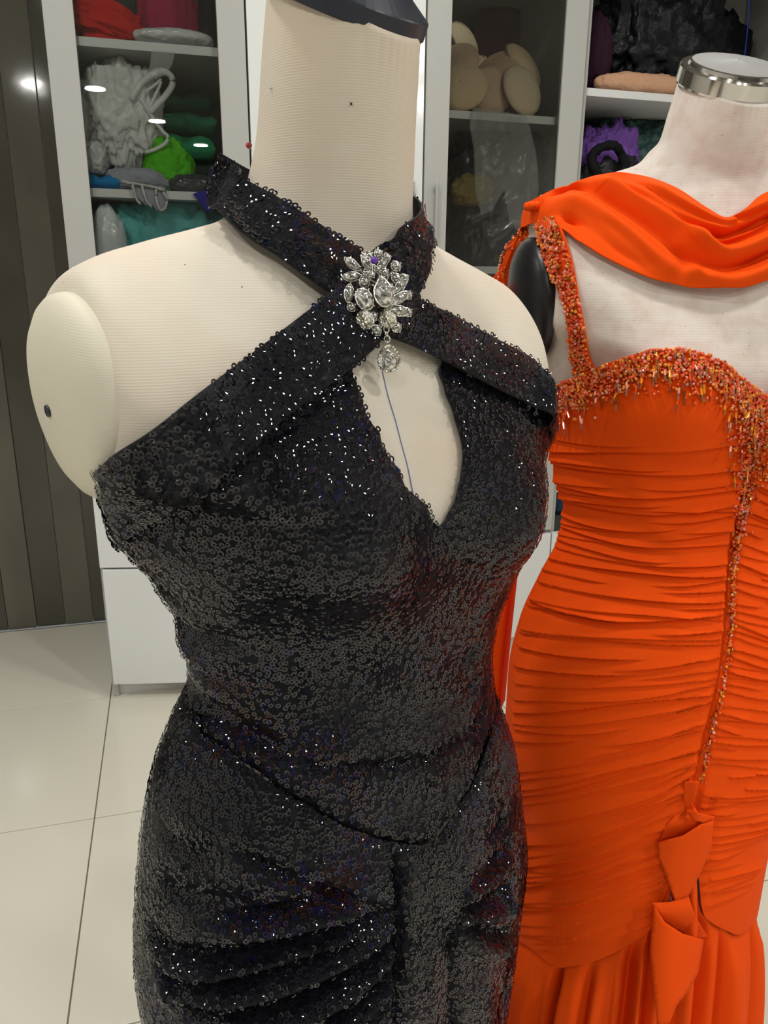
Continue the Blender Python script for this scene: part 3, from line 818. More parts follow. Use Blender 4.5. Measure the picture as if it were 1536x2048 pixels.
# halter straps, crossing at the throat
def free(px, py, hd):                           # a point seen at a pixel at horizontal distance hd
    d = ray(px, py); return CAM + d * (hd / math.hypot(d[0], d[1]))
def on(B, off, *pts): return [hitp(B, x, y, off) for x, y in pts]
o1 = .0095
S2u = on(B1, o1, (569, 410), (646, 463), (716, 512), (772, 565), (822, 607), (892, 642), (965, 684), (1030, 717))
S2l = on(B1, o1, (541, 526), (600, 568), (655, 606), (700, 645), (750, 678), (820, 705), (905, 750), (985, 790))
cols2 = [(B1.P(2.2, 3.35, .022), B1.P(2.2, 4.2, .024)), (B1.P(PI, 2.9, .020), B1.P(PI, 3.7, .022)), (B1.P(-2.5, 2.6, .026), B1.P(-2.5, 3.4, .030)),
         (free(462, 322, .606), free(421, 414, .600)), (free(480, 336, .578), hitp(B1, 436, 456, .012)), (hitp(B1, 516, 366, .013), hitp(B1, 488, 498, .011))] + list(zip(S2u, S2l)) + \
        [(hitp(B1, 1056, 735, o1), hitp(B1, 1040, 816, o1)), (hitp(B1, 1078, 790, o1), hitp(B1, 1078, 850, o1)), (B1.P(1.85, 10.7, o1), B1.P(1.85, 12.0, o1)), (B1.P(2.3, 11.3, o1), B1.P(2.3, 12.4, o1))]
o2 = .0140
S1u = on(B1, o1, (242, 911), (305, 860), (400, 786), (523, 698)) + on(B1, o2, (639, 607), (690, 556), (730, 505), (766, 466))
S1l = on(B1, o1, (297, 1055), (365, 1000), (453, 930), (575, 830)) + on(B1, o2, (692, 748), (752, 680), (800, 620), (832, 540))
cols1 = [(B1.P(-2.5, 11.2, o1), B1.P(-2.5, 12.5, o1)), (B1.P(-2.0, 11.1, .004), B1.P(-2.0, 12.4, .007)), (free(182, 956, .478), free(240, 1095, .490))] + list(zip(S1u, S1l)) + \
        [(free(819, 374, .640), free(838, 470, .632)), (B1.P(2.2, 2.9, .014), B1.P(2.2, 3.8, .014)), (B1.P(2.9, 2.75, .014), B1.P(2.9, 3.6, .014))]
strap_parts = []
for nm, cols, lab in (('halter_strap', cols2, 'strap from the collar to the right bust'), ('halter_strap', cols1, 'strap from the left underarm to the throat')):
    V, Q = ribbon(cols, 150, 14, B1, OFF + .0015)
    Nn = vnormals(V, Q); cc = CAM - V.mean(0)
    if (Nn @ cc).mean() < 0: Q = Q[:, ::-1].copy()
    solid(link(nm, mesh_np(nm, to_local(B1, V), Q), M['black_cloth'], gown1, label=lab), .0014)
    strap_parts.append((V, Q))

DENS = 150000
n1 = sequins(B1, gown1, Vb, Tb, DENS, .0027, 90, 11)
kq = Qs[(Vs[Qs[:, 0]][:, 2] > .50)]
n2 = sequins(B1, gown1, Vs, kq, DENS * 1.25, .0026, 0, 12, tilt=.10)
n3 = 0
for q, (V, Q) in enumerate(strap_parts): n3 += sequins(B1, gown1, V, Q, DENS, .0027, 100, 13 + q)
print('sequins', n1, n2, n3)
# ------------------------------------------------------------------ orange gown
gown2 = thing('evening_gown', 'orange ruched chiffon gown with beaded neckline, on the linen dress form', 'gown'); gown2.matrix_world = B2.M4
neck_px = [(1073, 789), (1116, 774), (1159, 750), (1198, 731), (1245, 711), (1292, 703), (1350, 703), (1409, 719), (1460, 750), (1499, 774), (1520, 788)]
nk = uv_of(B2, neck_px)
pc = nk[-1][0]
nk = [(-PI, 13.2), (-2.4, 12.6), (nk[0][0] - .22, nk[0][1] + .1)] + nk
nk = nk + [(2 * pc - p, v) for p, v in nk[:-1][::-1] if 2 * pc - p < PI - .05] + [(PI, 13.2)]
hem_px = [(1029, 1854), (1073, 1890), (1117, 1927), (1188, 1912), (1250, 1881), (1308, 1845), (1383, 1805), (1410, 1835), (1463, 1863), (1490, 1841), (1512, 1783)]
hm = uv_of(B2, hem_px); hm = [(-PI, hm[0][1]), (hm[0][0] - .3, hm[0][1] - .1)] + hm + [(PI, hm[0][1])]
nk, hm = np.array(sorted(nk)), np.array(sorted(hm))
def soften(A_, n=400, k=7):
    x = np.linspace(A_[0, 0], A_[-1, 0], n); y = np.interp(x, A_[:, 0], A_[:, 1]); y = np.convolve(np.pad(y, k, mode='edge'), np.ones(2 * k + 1) / (2 * k + 1), 'valid'); return np.column_stack((x, y))
hm = soften(hm, 400, 5)
XC = [(787, 1518), (860, 1505), (930, 1490), (1000, 1478), (1080, 1460), (1140, 1452), (1273, 1445), (1370, 1432), (1450, 1410), (1557, 1388), (1620, 1378), (1700, 1358), (1780, 1330), (1845, 1308), (1950, 1290)]
xc = lambda y: np.interp(y, [a for a, b in XC], [b for a, b in XC])
nu, nv = 450, 700
phg = np.concatenate((np.linspace(-PI, -1.9, 36, endpoint=False), np.linspace(-1.9, 1.1, 360, endpoint=False), np.linspace(1.1, PI, 54, endpoint=False)))
vt, vb_ = np.interp(phg, nk[:, 0], nk[:, 1]), np.interp(phg, hm[:, 0], hm[:, 1])
tt = np.linspace(0, 1, nv)[:, None]
VG = vt + (vb_ - vt) * tt; PG = np.broadcast_to(phg, VG.shape)
r2 = np.random.default_rng(5)
cl = []; tk = []
def tucks(V, items):                            # sharp overlapping pleats: a lip above the line, a step in below it
    D = np.zeros(len(V))
    for P, A, w, t0, t1 in items:
        lo, hi = P.min(0) - 4 * w, P.max(0) + 4 * w; idx = np.where(((V > lo) & (V < hi)).all(1))[0]
        if not len(idx): continue
        Q = V[idx]; bd = np.full(len(idx), 1e9); pr = np.zeros(len(idx)); zs_ = np.zeros(len(idx)); m = len(P) - 1
        for i in range(m):
            a, c = P[i], P[i + 1]; ab = c - a; t = np.clip(((Q - a) @ ab) / (ab @ ab + 1e-12), 0, 1); d = np.linalg.norm(Q - a - t[:, None] * ab, axis=1)
            k = d < bd; bd[k] = d[k]; pr[k] = (i + t[k]) / m; zs_[k] = (a[2] + t * ab[2])[k]
        tp = np.clip(pr / t0, 0, 1) * np.clip((1 - pr) / t1, 0, 1); tp = tp * tp * (3 - 2 * tp)
        s = np.where(Q[:, 2] >= zs_, bd, -bd)
        h = np.where(s >= 0, .65 * np.exp(-(s / w) ** 1.0) * np.clip(s / .0006 + .35, 0, 1), -.45 * np.exp(s / (w * .55)))
        end = (pr <= 0) | (pr >= 1); h = np.where(end, 0, h)
        D[idx] += A * tp * h
    return D
def pxline(x0, x1, y0, y1, sag, jit=0.0):
    s = np.linspace(0, 1, 16); x = x0 + (x1 - x0) * s; y = y0 + (y1 - y0) * s ** 1.15 + sag * np.sin(PI * s) + jit * np.sin(s * 7 + y0)
    return np.array([hitp(B2, float(a), float(b)) for a, b in zip(x, y)])
ysf = lambda yc: float(np.interp(yc, [800, 870, 1000, 1200, 1350, 1450, 1560, 1700, 1850], [840, 880, 985, 1170, 1370, 1520, 1680, 1800, 1900]))
ysr = lambda yc: float(np.interp(yc, [800, 1000, 1300, 1500, 1700, 1850], [800, 985, 1270, 1440, 1560, 1650]))
y = 850.0
while y < 1850:
    ys = ysf(y); xl = L2(ys) + 6; k = r2.random()
    x0, x1 = float(xc(y)) - 4, xl
    sag = r2.uniform(6, 26) if y < 1500 else r2.uniform(10, 30)
    full = pxline(x0, x1, y, ys + r2.uniform(-14, 14), sag, 2.5)
    a, b = (0, 16) if k < .30 else ((0, int(r2.integers(6, 13))) if k < .65 else (int(r2.integers(4, 10)), 16))
    P = full[a:b]; A = r2.uniform(.0028, .0062)
    tk.append((P, A, r2.uniform(.006, .012), .04 if a == 0 else .4, .04 if b == 16 else .55))
    y += r2.uniform(8, 17) if y > 940 else r2.uniform(20, 30)
y = 850.0
while y < 1840:
    x0 = float(xc(y)) + 4; k = r2.random(); full = pxline(x0, 1640, y, ysr(y) + 60 + r2.uniform(-14, 14), r2.uniform(4, 18), 2)
    a, b = (0, 16) if k < .45 else ((0, int(r2.integers(5, 12))) if k < .8 else (int(r2.integers(3, 8)), 16))
    P = full[a:b]; A = r2.uniform(.0025, .0055)
    tk.append((P, A, r2.uniform(.004, .009), .04, .35))
    y += r2.uniform(10, 18)
cl.append((line3(B2, [(float(xc(yy)), yy) for yy in range(880, 1860, 60)], 60), -.004, .006, .05, .02))
cl.append((line3(B2, [(1230, 800), (1215, 860), (1205, 930)], 20), -.0012, .002, .2, .3))
Vg0 = B2.P(PG, VG, 0.0).reshape(-1, 3)
Dg = (creases(Vg0, cl) + tucks(Vg0, tk)).reshape(VG.shape)
edge = np.clip(tt * 40, 0, 1) * np.clip((1 - tt) * 60, 0.15, 1)
OG = .0095
Vg = B2.P(PG, VG, OG + np.clip(Dg, -.0075, .009) * edge).reshape(-1, 3)
def grid_quads(nu, nv, wrap=True):
    i = np.arange(nv - 1)[:, None] * nu; j = np.arange(nu if wrap else nu - 1)[None, :]; k = (j + 1) % nu
    return np.stack((i + j, i + nu + j, i + nu + k, i + k), -1).reshape(-1, 4)
Qg = orient_out(Vg, grid_quads(nu, nv), B2.c)
solid(link('ruched_body', mesh_np('ruched_body', to_local(B2, Vg), Qg), M['orange'], gown2, label='close-gathered chiffon bodice and hips'), .0012)

# flounce from the hip seam to the floor
nf = 70
vals = [(x_[0], d_, w_) for x_, d_, w_ in zip(uv_of(B2, [(1120, 1926), (1040, 1862), (1180, 1913), (1262, 1874), (1300, 1850), (1345, 1825), (1400, 1830), (1440, 1855), (1495, 1835)]), (.075, .03, .02, .045, .035, .05, .045, .03, .03), (.035, .05, .05, .05, .03, .04, .05, .04, .05))]
hem = Vg.reshape(nv, nu, 3)[-1]; FV = []
for q in range(nf):
    g = q / (nf - 1); z = hem[:, 2] * (1 - g) + .02 * g; dep = (hem[:, 2] - z)
    fo = np.abs(np.sin(phg * 6.5 + .9 * np.sin(phg * 3) + .4)) ** .7; fo2 = np.sin(phg * 23 + 2)
    vly = sum(d_ * np.exp(-((phg - p_) / w_) ** 2) for p_, d_, w_ in vals) * np.clip(dep / .05, 0, 1) ** .8 / .16
    rad = -vly + 1 - .035 * np.exp(-dep / .01) + (dep * .30 + (.16 * fo + .025 * fo2) * (1 - np.exp(-dep / .10))) * np.clip(dep / .05, 0, 1)
    xy = B2.c + (hem[:, :2] - B2.c) * rad[:, None]
    FV.append(np.column_stack((xy, z)))
FV = np.array(FV).reshape(-1, 3); FQ = orient_out(FV, grid_quads(nu, nf), B2.c)
solid(link('flounce', mesh_np('flounce', to_local(B2, FV), FQ), M['orange'], gown2, label='loose flared flounce below the hip seam'), .001)

# cascading ruffle down the centre: overlapping leaves of cloth
def leaf(pts, off_fn, name, lab, sp=7.0):
    P2p, T = cdt_patch(pts, sp)
    V = []
    for x, y in P2p:
        h = hitp(B2, float(x), float(y)); d = ray(float(x), float(y)); V.append(h - d * (off_fn(x, y) + .012))
    V = np.array(V); N = vnormals(V, T)
    if (N @ (CAM - V.mean(0))).mean() < 0: T = T[:, ::-1].copy()
    md = solid(link(name, mesh_np(name, to_local(B2, V), T), M['orange'], gown2, label=lab), .0009)
zz = lambda l: [(x * .4435 + 940, y * .4435 + 1140) for x, y in l]
leaf(zz([(965, 955), (1030, 955), (1022, 1010), (1005, 1060), (1030, 1095), (1070, 1105), (1105, 1112), (1100, 1130), (1050, 1140), (1010, 1130), (975, 1085), (962, 1020)]), lambda x, y: .006 + .010 * math.sin((x - 1365) / 22.0) ** 2 + .006 * (y > 1620), 'ruffle', 'small looped top of the ruffle', 4.0)
leaf(zz([(930, 1100), (985, 1075), (1030, 1125), (1010, 1170), (960, 1200), (890, 1212), (852, 1225), (880, 1160)]), lambda x, y: .004 + .006 * math.sin((y - 1620) / 18.0) ** 2, 'ruffle', 'folded upper turn of the ruffle', 4.0)
leaf(zz([(1100, 1130), (1088, 1260), (1035, 1380), (985, 1470), (925, 1490), (885, 1380), (848, 1290), (845, 1232), (900, 1215), (960, 1200), (1040, 1150)]), lambda x, y: .012 + .012 * math.sin((x - 1318) / 40.0 + (y - 1650) / 160) - .006 * max(0, (y - 1740) / 60), 'ruffle', 'broad leaf-shaped fold of the ruffle', 6.0)
leaf(zz([(820, 1500), (900, 1498), (985, 1468), (1015, 1560), (1072, 1655), (1030, 1662), (960, 1640), (880, 1590)]), lambda x, y: .016 + .008 * math.sin((y - 1800) / 16.0), 'ruffle', 'pointed flag fold of the ruffle', 5.0)
leaf(zz([(828, 1510), (880, 1590), (960, 1640), (1055, 1668), (1030, 1820), (985, 1900), (935, 1960), (900, 2045), (845, 2060), (830, 1900), (812, 1720)]), lambda x, y: .014 + .012 * math.sin((x - 1300) / 26.0) + .050 * max(0, (y - 1800) / 200), 'ruffle', 'long hanging end of the ruffle', 7.0)

# beaded shoulder strap and armhole cord
of2 = .006
su_px = [(1086, 452), (1108, 535), (1127, 594), (1139, 652), (1147, 700), (1153, 745)]
sl_px = [(1112, 440), (1139, 516), (1159, 594), (1172, 660), (1182, 700), (1196, 740)]
colsb = [(B2.P(-2.05, 7.2, .006), B2.P(-2.15, 6.9, .006))] + [(hitp(B2, a, b, of2), hitp(B2, c, d, of2)) for (a, b), (c, d) in zip(su_px, sl_px)]
SV, SQ = ribbon(colsb, 70, 9, B2, .004)
if (vnormals(SV, SQ) @ (CAM - SV.mean(0))).mean() < 0: SQ = SQ[:, ::-1].copy()
solid(link('beaded_strap', mesh_np('beaded_strap', to_local(B2, SV), SQ), M['orange'], gown2), .002)
cord_px = [(1105, 458, .880), (1085, 452, .880), (1062, 462, .885), (1038, 482, .89), (1022, 505, .90), (1012, 535, .91), (1008, 600, .93), (1012, 680, .95)]
cordP = catmull([free(*p) for p in cord_px], 60)
V, Fc = tube(cordP, .0050, 8); link('armhole_cord', mesh_np('armhole_cord', to_local(B2, V), Fc), M['orange'], gown2)

# ------------------------------------------------------------------ glass beads
def bead_mat(name, col, metal=.25):
    m = mat(name, col, .10, metal=metal, spec=.8, coat=.6); return m
BM = [bead_mat('orange_bead', (.80, .085, .008)), bead_mat('amber_bead', (.85, .28, .015)), bead_mat('rose_bead', (.75, .30, .22), .1), bead_mat('gold_bead', (.50, .16, .03), .8)]
bm = bmesh.new(); bmesh.ops.create_icosphere(bm, subdivisions=1, radius=1.0); ico_v = np.array([v.co[:] for v in bm.verts]); ico_f = np.array([[v.index for v in f.verts] for f in bm.faces]); bm.free()
bug_v, bug_f = tube([(-.5, 0, 0), (.5, 0, 0)], 1.0, 7)
def bugle_mesh(m, nm='bugle_bead'):
    V = bug_v.copy(); V[:, 1:] *= .00115; me = mesh_np(nm, V, bug_f); me.materials.append(m); return me
BUG = [bugle_mesh(m) for m in BM]
seedsP = []
bugles = []
r3 = np.random.default_rng(3)
def bead_zone(V, Q, n_seed, n_bug, weight, off, drop, rad=(.0012, .0021)):
    """seeds over a surface with a weight; bugles hanging downwards from it"""
    Q = np.asarray(Q); C = V[Q].mean(1); a, b, c = V[Q[:, 0]], V[Q[:, 1]], V[Q[:, 2]]; N = np.cross(b - a, c - a); A = np.linalg.norm(N, axis=1); N = N / A[:, None]
    sg = np.sign((N[:, :2] * (C[:, :2] - B2.c)).sum(1)); N = N * np.where(sg == 0, 1, sg)[:, None]
    w = A * weight(C); w /= w.sum()
    def pick(n):
        k = r3.choice(len(Q), n, p=w); u, v = r3.random((n, 1)), r3.random((n, 1)); d4 = V[Q[k, 3]] if Q.shape[1] == 4 else V[Q[k, 2]]
        P = (V[Q[k, 0]] * (1 - u) + V[Q[k, 1]] * u) * (1 - v) + (d4 * (1 - u) + V[Q[k, 2]] * u) * v
        return P, N[k]
    P, Nn = pick(n_seed); R_ = r3.uniform(*rad, n_seed)
    seedsP.append((P + Nn * (off + R_[:, None] * .8 + r3.random((n_seed, 1)) * .002), R_))
    P, Nn = pick(n_bug)
    for p, n in zip(P, Nn):
        t = np.array((0, 0, -1.0)); t = t - n * (t @ n); t /= np.linalg.norm(t); s = np.cross(n, t)
        ang = r3.normal(0, drop); dr = t * math.cos(ang) + s * math.sin(ang) + n * r3.uniform(-.05, .25); dr /= np.linalg.norm(dr)
        ln = r3.uniform(.008, .017); bugles.append((p + n * (off + .0022) + dr * ln * .5, dr, n, ln))
# band weight: distance below the neckline, in v rows
Vg3 = Vg.reshape(nv, nu, 3)
band_rows = int(nv * .22)
selV = Vg3[:band_rows].reshape(-1, 3); selQ = Qg[(Qg < band_rows * nu).all(1)]
vis = lambda C: ((C[:, :2] - B2.c) @ (CAM[:2] - B2.c) > -.02).astype(float)
topz = np.interp(np.linspace(-PI, PI, 721), phg, Vg3[0, :, 2])
def phi_of(C):
    L = to_local(B2, C); return np.arctan2(L[:, 0], -L[:, 1])
def depth_below(C): return np.interp(phi_of(C) if False else phi_surf(C), phg, Vg3[0, :, 2]) - C[:, 2]
_gphi = np.broadcast_to(phg, (band_rows, nu))
def phi_surf(C):                                # angle on the table grid, from the plan angle of the top edge
    pa = phi_of(Vg3[0]); o = np.argsort(pa); return np.interp(phi_of(C), pa[o], phg[o])
wband = lambda C: vis(C) * np.exp(-(np.maximum(depth_below(C), 0) / .027) ** 4)
bead_zone(selV, selQ, 3600, 125, wband, .0, .25)
wfr = lambda C: vis(C) * np.exp(-((depth_below(C) - .030) / .013) ** 2)
bead_zone(selV, selQ, 150, 85, wfr, .001, .15)
def near_center(w0, z_top, z_bot, narrow):
    cp = line3(B2, [(float(xc(yy)), yy) for yy in range(800, 1560, 40)], 80)
    def f(C):
        d, u = dist_poly(C, cp); wd = w0 * (1 - u) ** narrow + .0022
        return np.exp(-(d / wd) ** 2) * (.55 + .45 * np.exp(-u * 3)) * (d < .08)
    return f
selQ2 = Qg[(Vg[Qg[:, 0]][:, 2] > .60)]
wc = near_center(.024, 0, 0, 3.2)
fr = vis(Vg[selQ2].mean(1)) > 0
bead_zone(Vg, selQ2[fr], 900, 70, wc, .0, .12)
bead_zone(SV, SQ, 1100, 22, lambda C: np.ones(len(C)), .0005, .4)
cv, cf = tube(cordP, .0055, 8); bead_zone(cv, np.array([f for f in cf if len(f) == 4]), 420, 10, lambda C: np.ones(len(C)), 0, .3)
ch = line3(B2, [(float(xc(yy)) + 4, yy) for yy in range(1040, 1562, 30)], 150, .010)
for k_, p_ in enumerate(ch):
    out = ray(*proj(p_)) * -1.0
    for _ in range(2 if k_ < 60 else 1):
        seedsP.append(((p_ + r3.normal(0, .0019, 3) + out * .002)[None], r3.uniform(.0013, .0022, 1)))
    if k_ % 4 == 0: dr = np.array((0, 0, -1.0)) + r3.normal(0, .12, 3); dr /= np.linalg.norm(dr); bugles.insert(0, (p_ + out * .002, dr, out, r3.uniform(.007, .012)))
Pall = np.vstack([p for p, r in seedsP]); Rall = np.concatenate([r for p, r in seedsP]); kind = r3.choice(4, len(Pall), p=(.55, .2, .12, .13))
inv3 = np.array(B2.M4.inverted())
for q, nm in enumerate(('orange glass seed beads', 'amber glass seed beads', 'rose glass seed beads', 'gold seed beads')):
    k = kind == q; P = to_local(B2, Pall[k]); n = len(P)
    VV_ = ico_v[None] * Rall[k][:, None, None] + P[:, None]; FF_ = ico_f[None] + (np.arange(n) * len(ico_v))[:, None, None]
    link('seed_beads', mesh_np('seed_beads', VV_.reshape(-1, 3), FF_.reshape(-1, 3)), BM[q], gown2, kind='stuff', label=nm)
for p, d, n, ln in bugles[:300]:
    s = np.cross(n, d); s /= np.linalg.norm(s); n2 = np.cross(d, s)
    Mw = Matrix(((d[0] * ln, s[0], n2[0], p[0]), (d[1] * ln, s[1], n2[1], p[1]), (d[2] * ln, s[2], n2[2], p[2]), (0, 0, 0, 1)))
    o = link('bugle_bead', BUG[int(r3.choice(4, p=(.35, .3, .25, .1)))], None, gown2); o.matrix_local = B2.M4.inverted() @ Mw
# ------------------------------------------------------------------ scarf over the shoulders
scf = thing('scarf', 'orange chiffon scarf draped across the chest and shoulders of the linen form', 'scarf'); scf.matrix_world = B2.M4
so = .013
spx = [((1087, 408), (1092, 448)), ((1130, 393), (1150, 490)), ((1180, 381), (1205, 523)), ((1215, 371), (1258, 549)), ((1245, 368), (1310, 570)), ((1300, 381), (1365, 583)),
       ((1350, 397), (1415, 587)), ((1400, 430), (1465, 586)), ((1434, 451), (1500, 577)), ((1465, 437), (1535, 564)), ((1500, 405), (1575, 548)), ((1540, 392), (1620, 520))]
bk = [(B2.P(-2.75, 8.6, .02), B2.P(-2.6, 11, .02)), (B2.P(-2.2, 7.2, .016), B2.P(-2.15, 9.2, .016)), (B2.P(-1.80, 7.4, .008), B2.P(-1.78, 8.2, .008))]
fr_ = [(B2.P(1.35, 5.2, so), B2.P(1.35, 8.0, so)), (B2.P(1.62, 6.2, so), B2.P(1.60, 7.6, so)), (B2.P(2.1, 7.2, .016), B2.P(2.1, 9.2, .016)), (B2.P(2.6, 8.6, .02), B2.P(2.6, 11, .02))]
cs = bk[-1:] + [(hitp(B2, *a, so), hitp(B2, *b, .009)) for a, b in spx] + fr_[:2]
n_, m_ = 280, 100
V, Q = ribbon(cs, n_, m_, B2, .009)
N = vnormals(V, Q)
if (N @ (CAM - V.mean(0))).mean() < 0: Q = Q[:, ::-1].copy(); N = -N
sl = lambda pts, n=30: catmull(np.array([hitp(B2, x, y, so) for x, y in pts]), n)
sc_cr = [(sl([(1095, 425), (1143, 395), (1213, 421), (1291, 469), (1354, 523), (1409, 572)]), -.012, .0032, .15, .1),
         (sl([(1105, 425), (1160, 430), (1240, 480), (1310, 535), (1380, 578)]), .009, .010, .2, .2),
         (sl([(1100, 440), (1160, 462), (1230, 512), (1300, 555)]), -.007, .0034, .2, .3),
         (sl([(1150, 390), (1230, 402), (1310, 445), (1380, 490), (1440, 505)]), .013, .011, .2, .3),
         (sl([(1190, 378), (1291, 430), (1370, 472), (1428, 483), (1487, 462), (1560, 425)]), -.014, .0034, .2, .1),
         (sl([(1240, 372), (1320, 410), (1390, 452), (1440, 470), (1500, 432), (1560, 400)]), .012, .009, .2, .1),
         (sl([(1320, 498), (1370, 528), (1428, 549), (1487, 536), (1560, 500)]), -.014, .0032, .2, .1),
         (sl([(1330, 482), (1400, 515), (1450, 520), (1520, 485), (1570, 455)]), .012, .009, .2, .1),
         (sl([(1350, 540), (1400, 566), (1460, 570), (1560, 535)]), .010, .009, .2, .1),
         (sl([(1370, 500), (1430, 500), (1490, 480), (1560, 440)]), -.009, .003, .3, .1),
         (sl([(1255, 385), (1320, 425), (1400, 462), (1450, 466), (1510, 436)]), -.006, .003, .3, .2), (sl([(1180, 450), (1250, 500), (1310, 560)]), -.006, .0032, .3, .2),
         (sl([(1445, 455), (1475, 448), (1520, 430), (1570, 412)]), -.009, .0034, .1, .1)]
Dz = creases(V, sc_cr); V = V + N * np.clip(Dz * 1.45, -.011, .028)[:, None]
solid(link('draped_front', mesh_np('draped_front', to_local(B2, V), Q), M['orange'], scf), .0012)
def tail(name, x0, x1, y, z0, z1, ph):
    nx, nz = 40, 50; V = []
    for q in range(nz):
        g = q / (nz - 1)
        for p in range(nx):
            u = p / (nx - 1); w = 1 - .25 * math.sin(PI * g * .5) * (1 if ph else .2)
            xx = (x0 + x1) / 2 + (u - .5) * (x1 - x0) * w; V.append((xx, y + .014 * math.sin(u * 11 + ph + g) + .03 * g, z0 + (z1 - z0) * g - .01 * math.sin(u * 3)))
    return solid(link(name, mesh_np(name, np.array(V), grid_quads(nx, nz, False)), M['orange'], scf), .001)
tail('scarf_tail', -.255, -.12, .135, 1.28, .69, 1)
tail('scarf_tail', .16, .24, .135, 1.28, .25, 2)
for s_, c_ in ((-1, bk), (1, fr_[1:])):          # over the shoulder to the tails behind
    endc = (np.array((*B2.world(np.array([[s_ * .20, .125, 1.28]]))[0],)), np.array((*B2.world(np.array([[s_ * .14, .135, 1.26]]))[0],)))
    cc = [endc, c_[1], c_[2]] if s_ < 0 else [c_[0], c_[1], c_[2], endc]
    Vq, Qq = ribbon(cc, 40, 12, B2, .005); solid(link('shoulder_fold', mesh_np('shoulder_fold', to_local(B2, Vq), Qq), M['orange'], scf), .0012)
# gathered tuft on the near shoulder
c0 = hitp(B2, 1090, 415, .012)
V, Fc = lathe([(.002, -.004), (.008, -.003), (.009, .001), (.007, .004), (.002, .005)], 24)
for i in range(len(V)): V[i] *= 1 + .22 * math.sin(i * 2.4)
o = link('gathered_knot', mesh_np('gathered_knot', V * (1.0, 1, .9), Fc), M['orange'], scf); o.location = to_local(B2, c0[None])[0]
# ------------------------------------------------------------------ crystal brooch
def crystal_mat(name, col, rough=.02, metal=.8):
    m = bpy.data.materials.new(name); m.use_nodes = True; nt = m.node_tree; b = nt.nodes['Principled BSDF']
    g = nt.nodes.new('ShaderNodeNewGeometry'); mx = nt.nodes.new('ShaderNodeMapRange'); tn = nt.nodes.new('ShaderNodeTexVoronoi'); tc = nt.nodes.new('ShaderNodeTexCoord')
    tn.inputs['Scale'].default_value = 420; nt.links.new(tc.outputs['Object'], tn.inputs['Vector'])
    sp = nt.nodes.new('ShaderNodeSeparateColor'); nt.links.new(tn.outputs['Color'], sp.inputs[0])
    cr = nt.nodes.new('ShaderNodeValToRGB'); e = cr.color_ramp.elements; cr.color_ramp.interpolation = 'CONSTANT'
    e[0].color = (*[c * .42 for c in col], 1); e[1].position = .30; e[1].color = (*col, 1); x = e.new(.8); x.color = (1, 1, 1, 1)
    nt.links.new(sp.outputs[0], cr.inputs[0]); nt.links.new(cr.outputs[0], b.inputs['Base Color'])
    b.inputs['Roughness'].default_value = rough; b.inputs['Metallic'].default_value = metal; b.inputs['Coat Weight'].default_value = 1; b.inputs['Coat Roughness'].default_value = .01
    bp = nt.nodes.new('ShaderNodeBump'); bp.inputs['Strength'].default_value = .5; bp.inputs['Distance'].default_value = .0012
    nt.links.new(sp.outputs[1], bp.inputs['Height']); nt.links.new(bp.outputs[0], b.inputs['Normal'])
    return m
M['crystal'] = crystal_mat('clear_crystal', (.80, .80, .76)); M['crystal_y'] = crystal_mat('pale_pave', (.74, .73, .58))
M['silver'] = mat('silver_setting', (.75, .74, .68), .15, metal=1.0)
M['purple_bead'] = mat('purple_pin_bead', (.10, .01, .35), .12, coat=.8)
M['red_bead'] = mat('dark_red_pin_bead', (.28, .004, .02), .12, coat=.8)
br = thing('brooch', 'large silver crystal cluster brooch with a teardrop pendant, at the black halter crossing', 'brooch')
pc_ = hitp(B1, 752, 590, .022); bn = (CAM - pc_); bn /= np.linalg.norm(bn)
sn = hitp(B1, 752, 590, .032) - pc_; sn /= np.linalg.norm(sn); bn = bn * .35 + sn * .65; bn /= np.linalg.norm(bn)
bx = np.cross((0, 0, 1.0), bn); bx /= np.linalg.norm(bx); by = np.cross(bn, bx)
if bx @ _r2 < 0: bx, by = -bx, by
by = np.cross(bn, bx)
br.matrix_world = Matrix(((bx[0], by[0], bn[0], pc_[0]), (bx[1], by[1], bn[1], pc_[1]), (bx[2], by[2], bn[2], pc_[2]), (0, 0, 0, 1)))
def bplane(px, py, h=0.0):
    d = ray(px, py); t = ((pc_ + bn * h - CAM) @ bn) / (d @ bn); q = CAM + d * t - pc_; return np.array((q @ bx, q @ by, h))
def gem(outline, h):
    n = len(outline); O = np.array(outline, float); V = []
    for s, z, rot in ((1.0, -.10, 0), (1.0, 0.06, 0), (.78, .50, 1), (.50, .80, 0)):
        for i in range(n):
            a = (O[i] + O[(i + 1) % n]) / 2 if rot else O[i]; V.append((a[0] * s, a[1] * s, z * h))
    V.append((0, 0, h * .82)); F_ = []
    for i in range(n):
        k = (i + 1) % n; F_.append((i, k, n + k, n + i))
        F_.append((n + i, n + k, 2 * n + i)); F_.append((n + k, 2 * n + k, 2 * n + i))
        F_.append((2 * n + i, 3 * n + k, 3 * n + i)); F_.append((2 * n + i, 2 * n + k, 3 * n + k)); F_.append((3 * n + i, 3 * n + k, 4 * n))
    return np.array(V), F_
def shape(kind, L, Wd):
    if kind == 'pear': return [(L / 2 * (-.1 + math.cos(a) * (1 if math.cos(a) > 0 else .9)), Wd / 2 * math.sin(a) * (1 - .55 * max(0, math.cos(a)) ** 1.2)) for a in np.arange(14) * 2 * PI / 14]
    if kind == 'marq': return [(L / 2 * math.cos(a), Wd / 2 * math.sin(a) * (.62 + .38 * abs(math.sin(a)))) for a in np.arange(12) * 2 * PI / 12]
    return [(L / 2 * math.cos(a), Wd / 2 * math.sin(a)) for a in np.arange(12) * 2 * PI / 12]
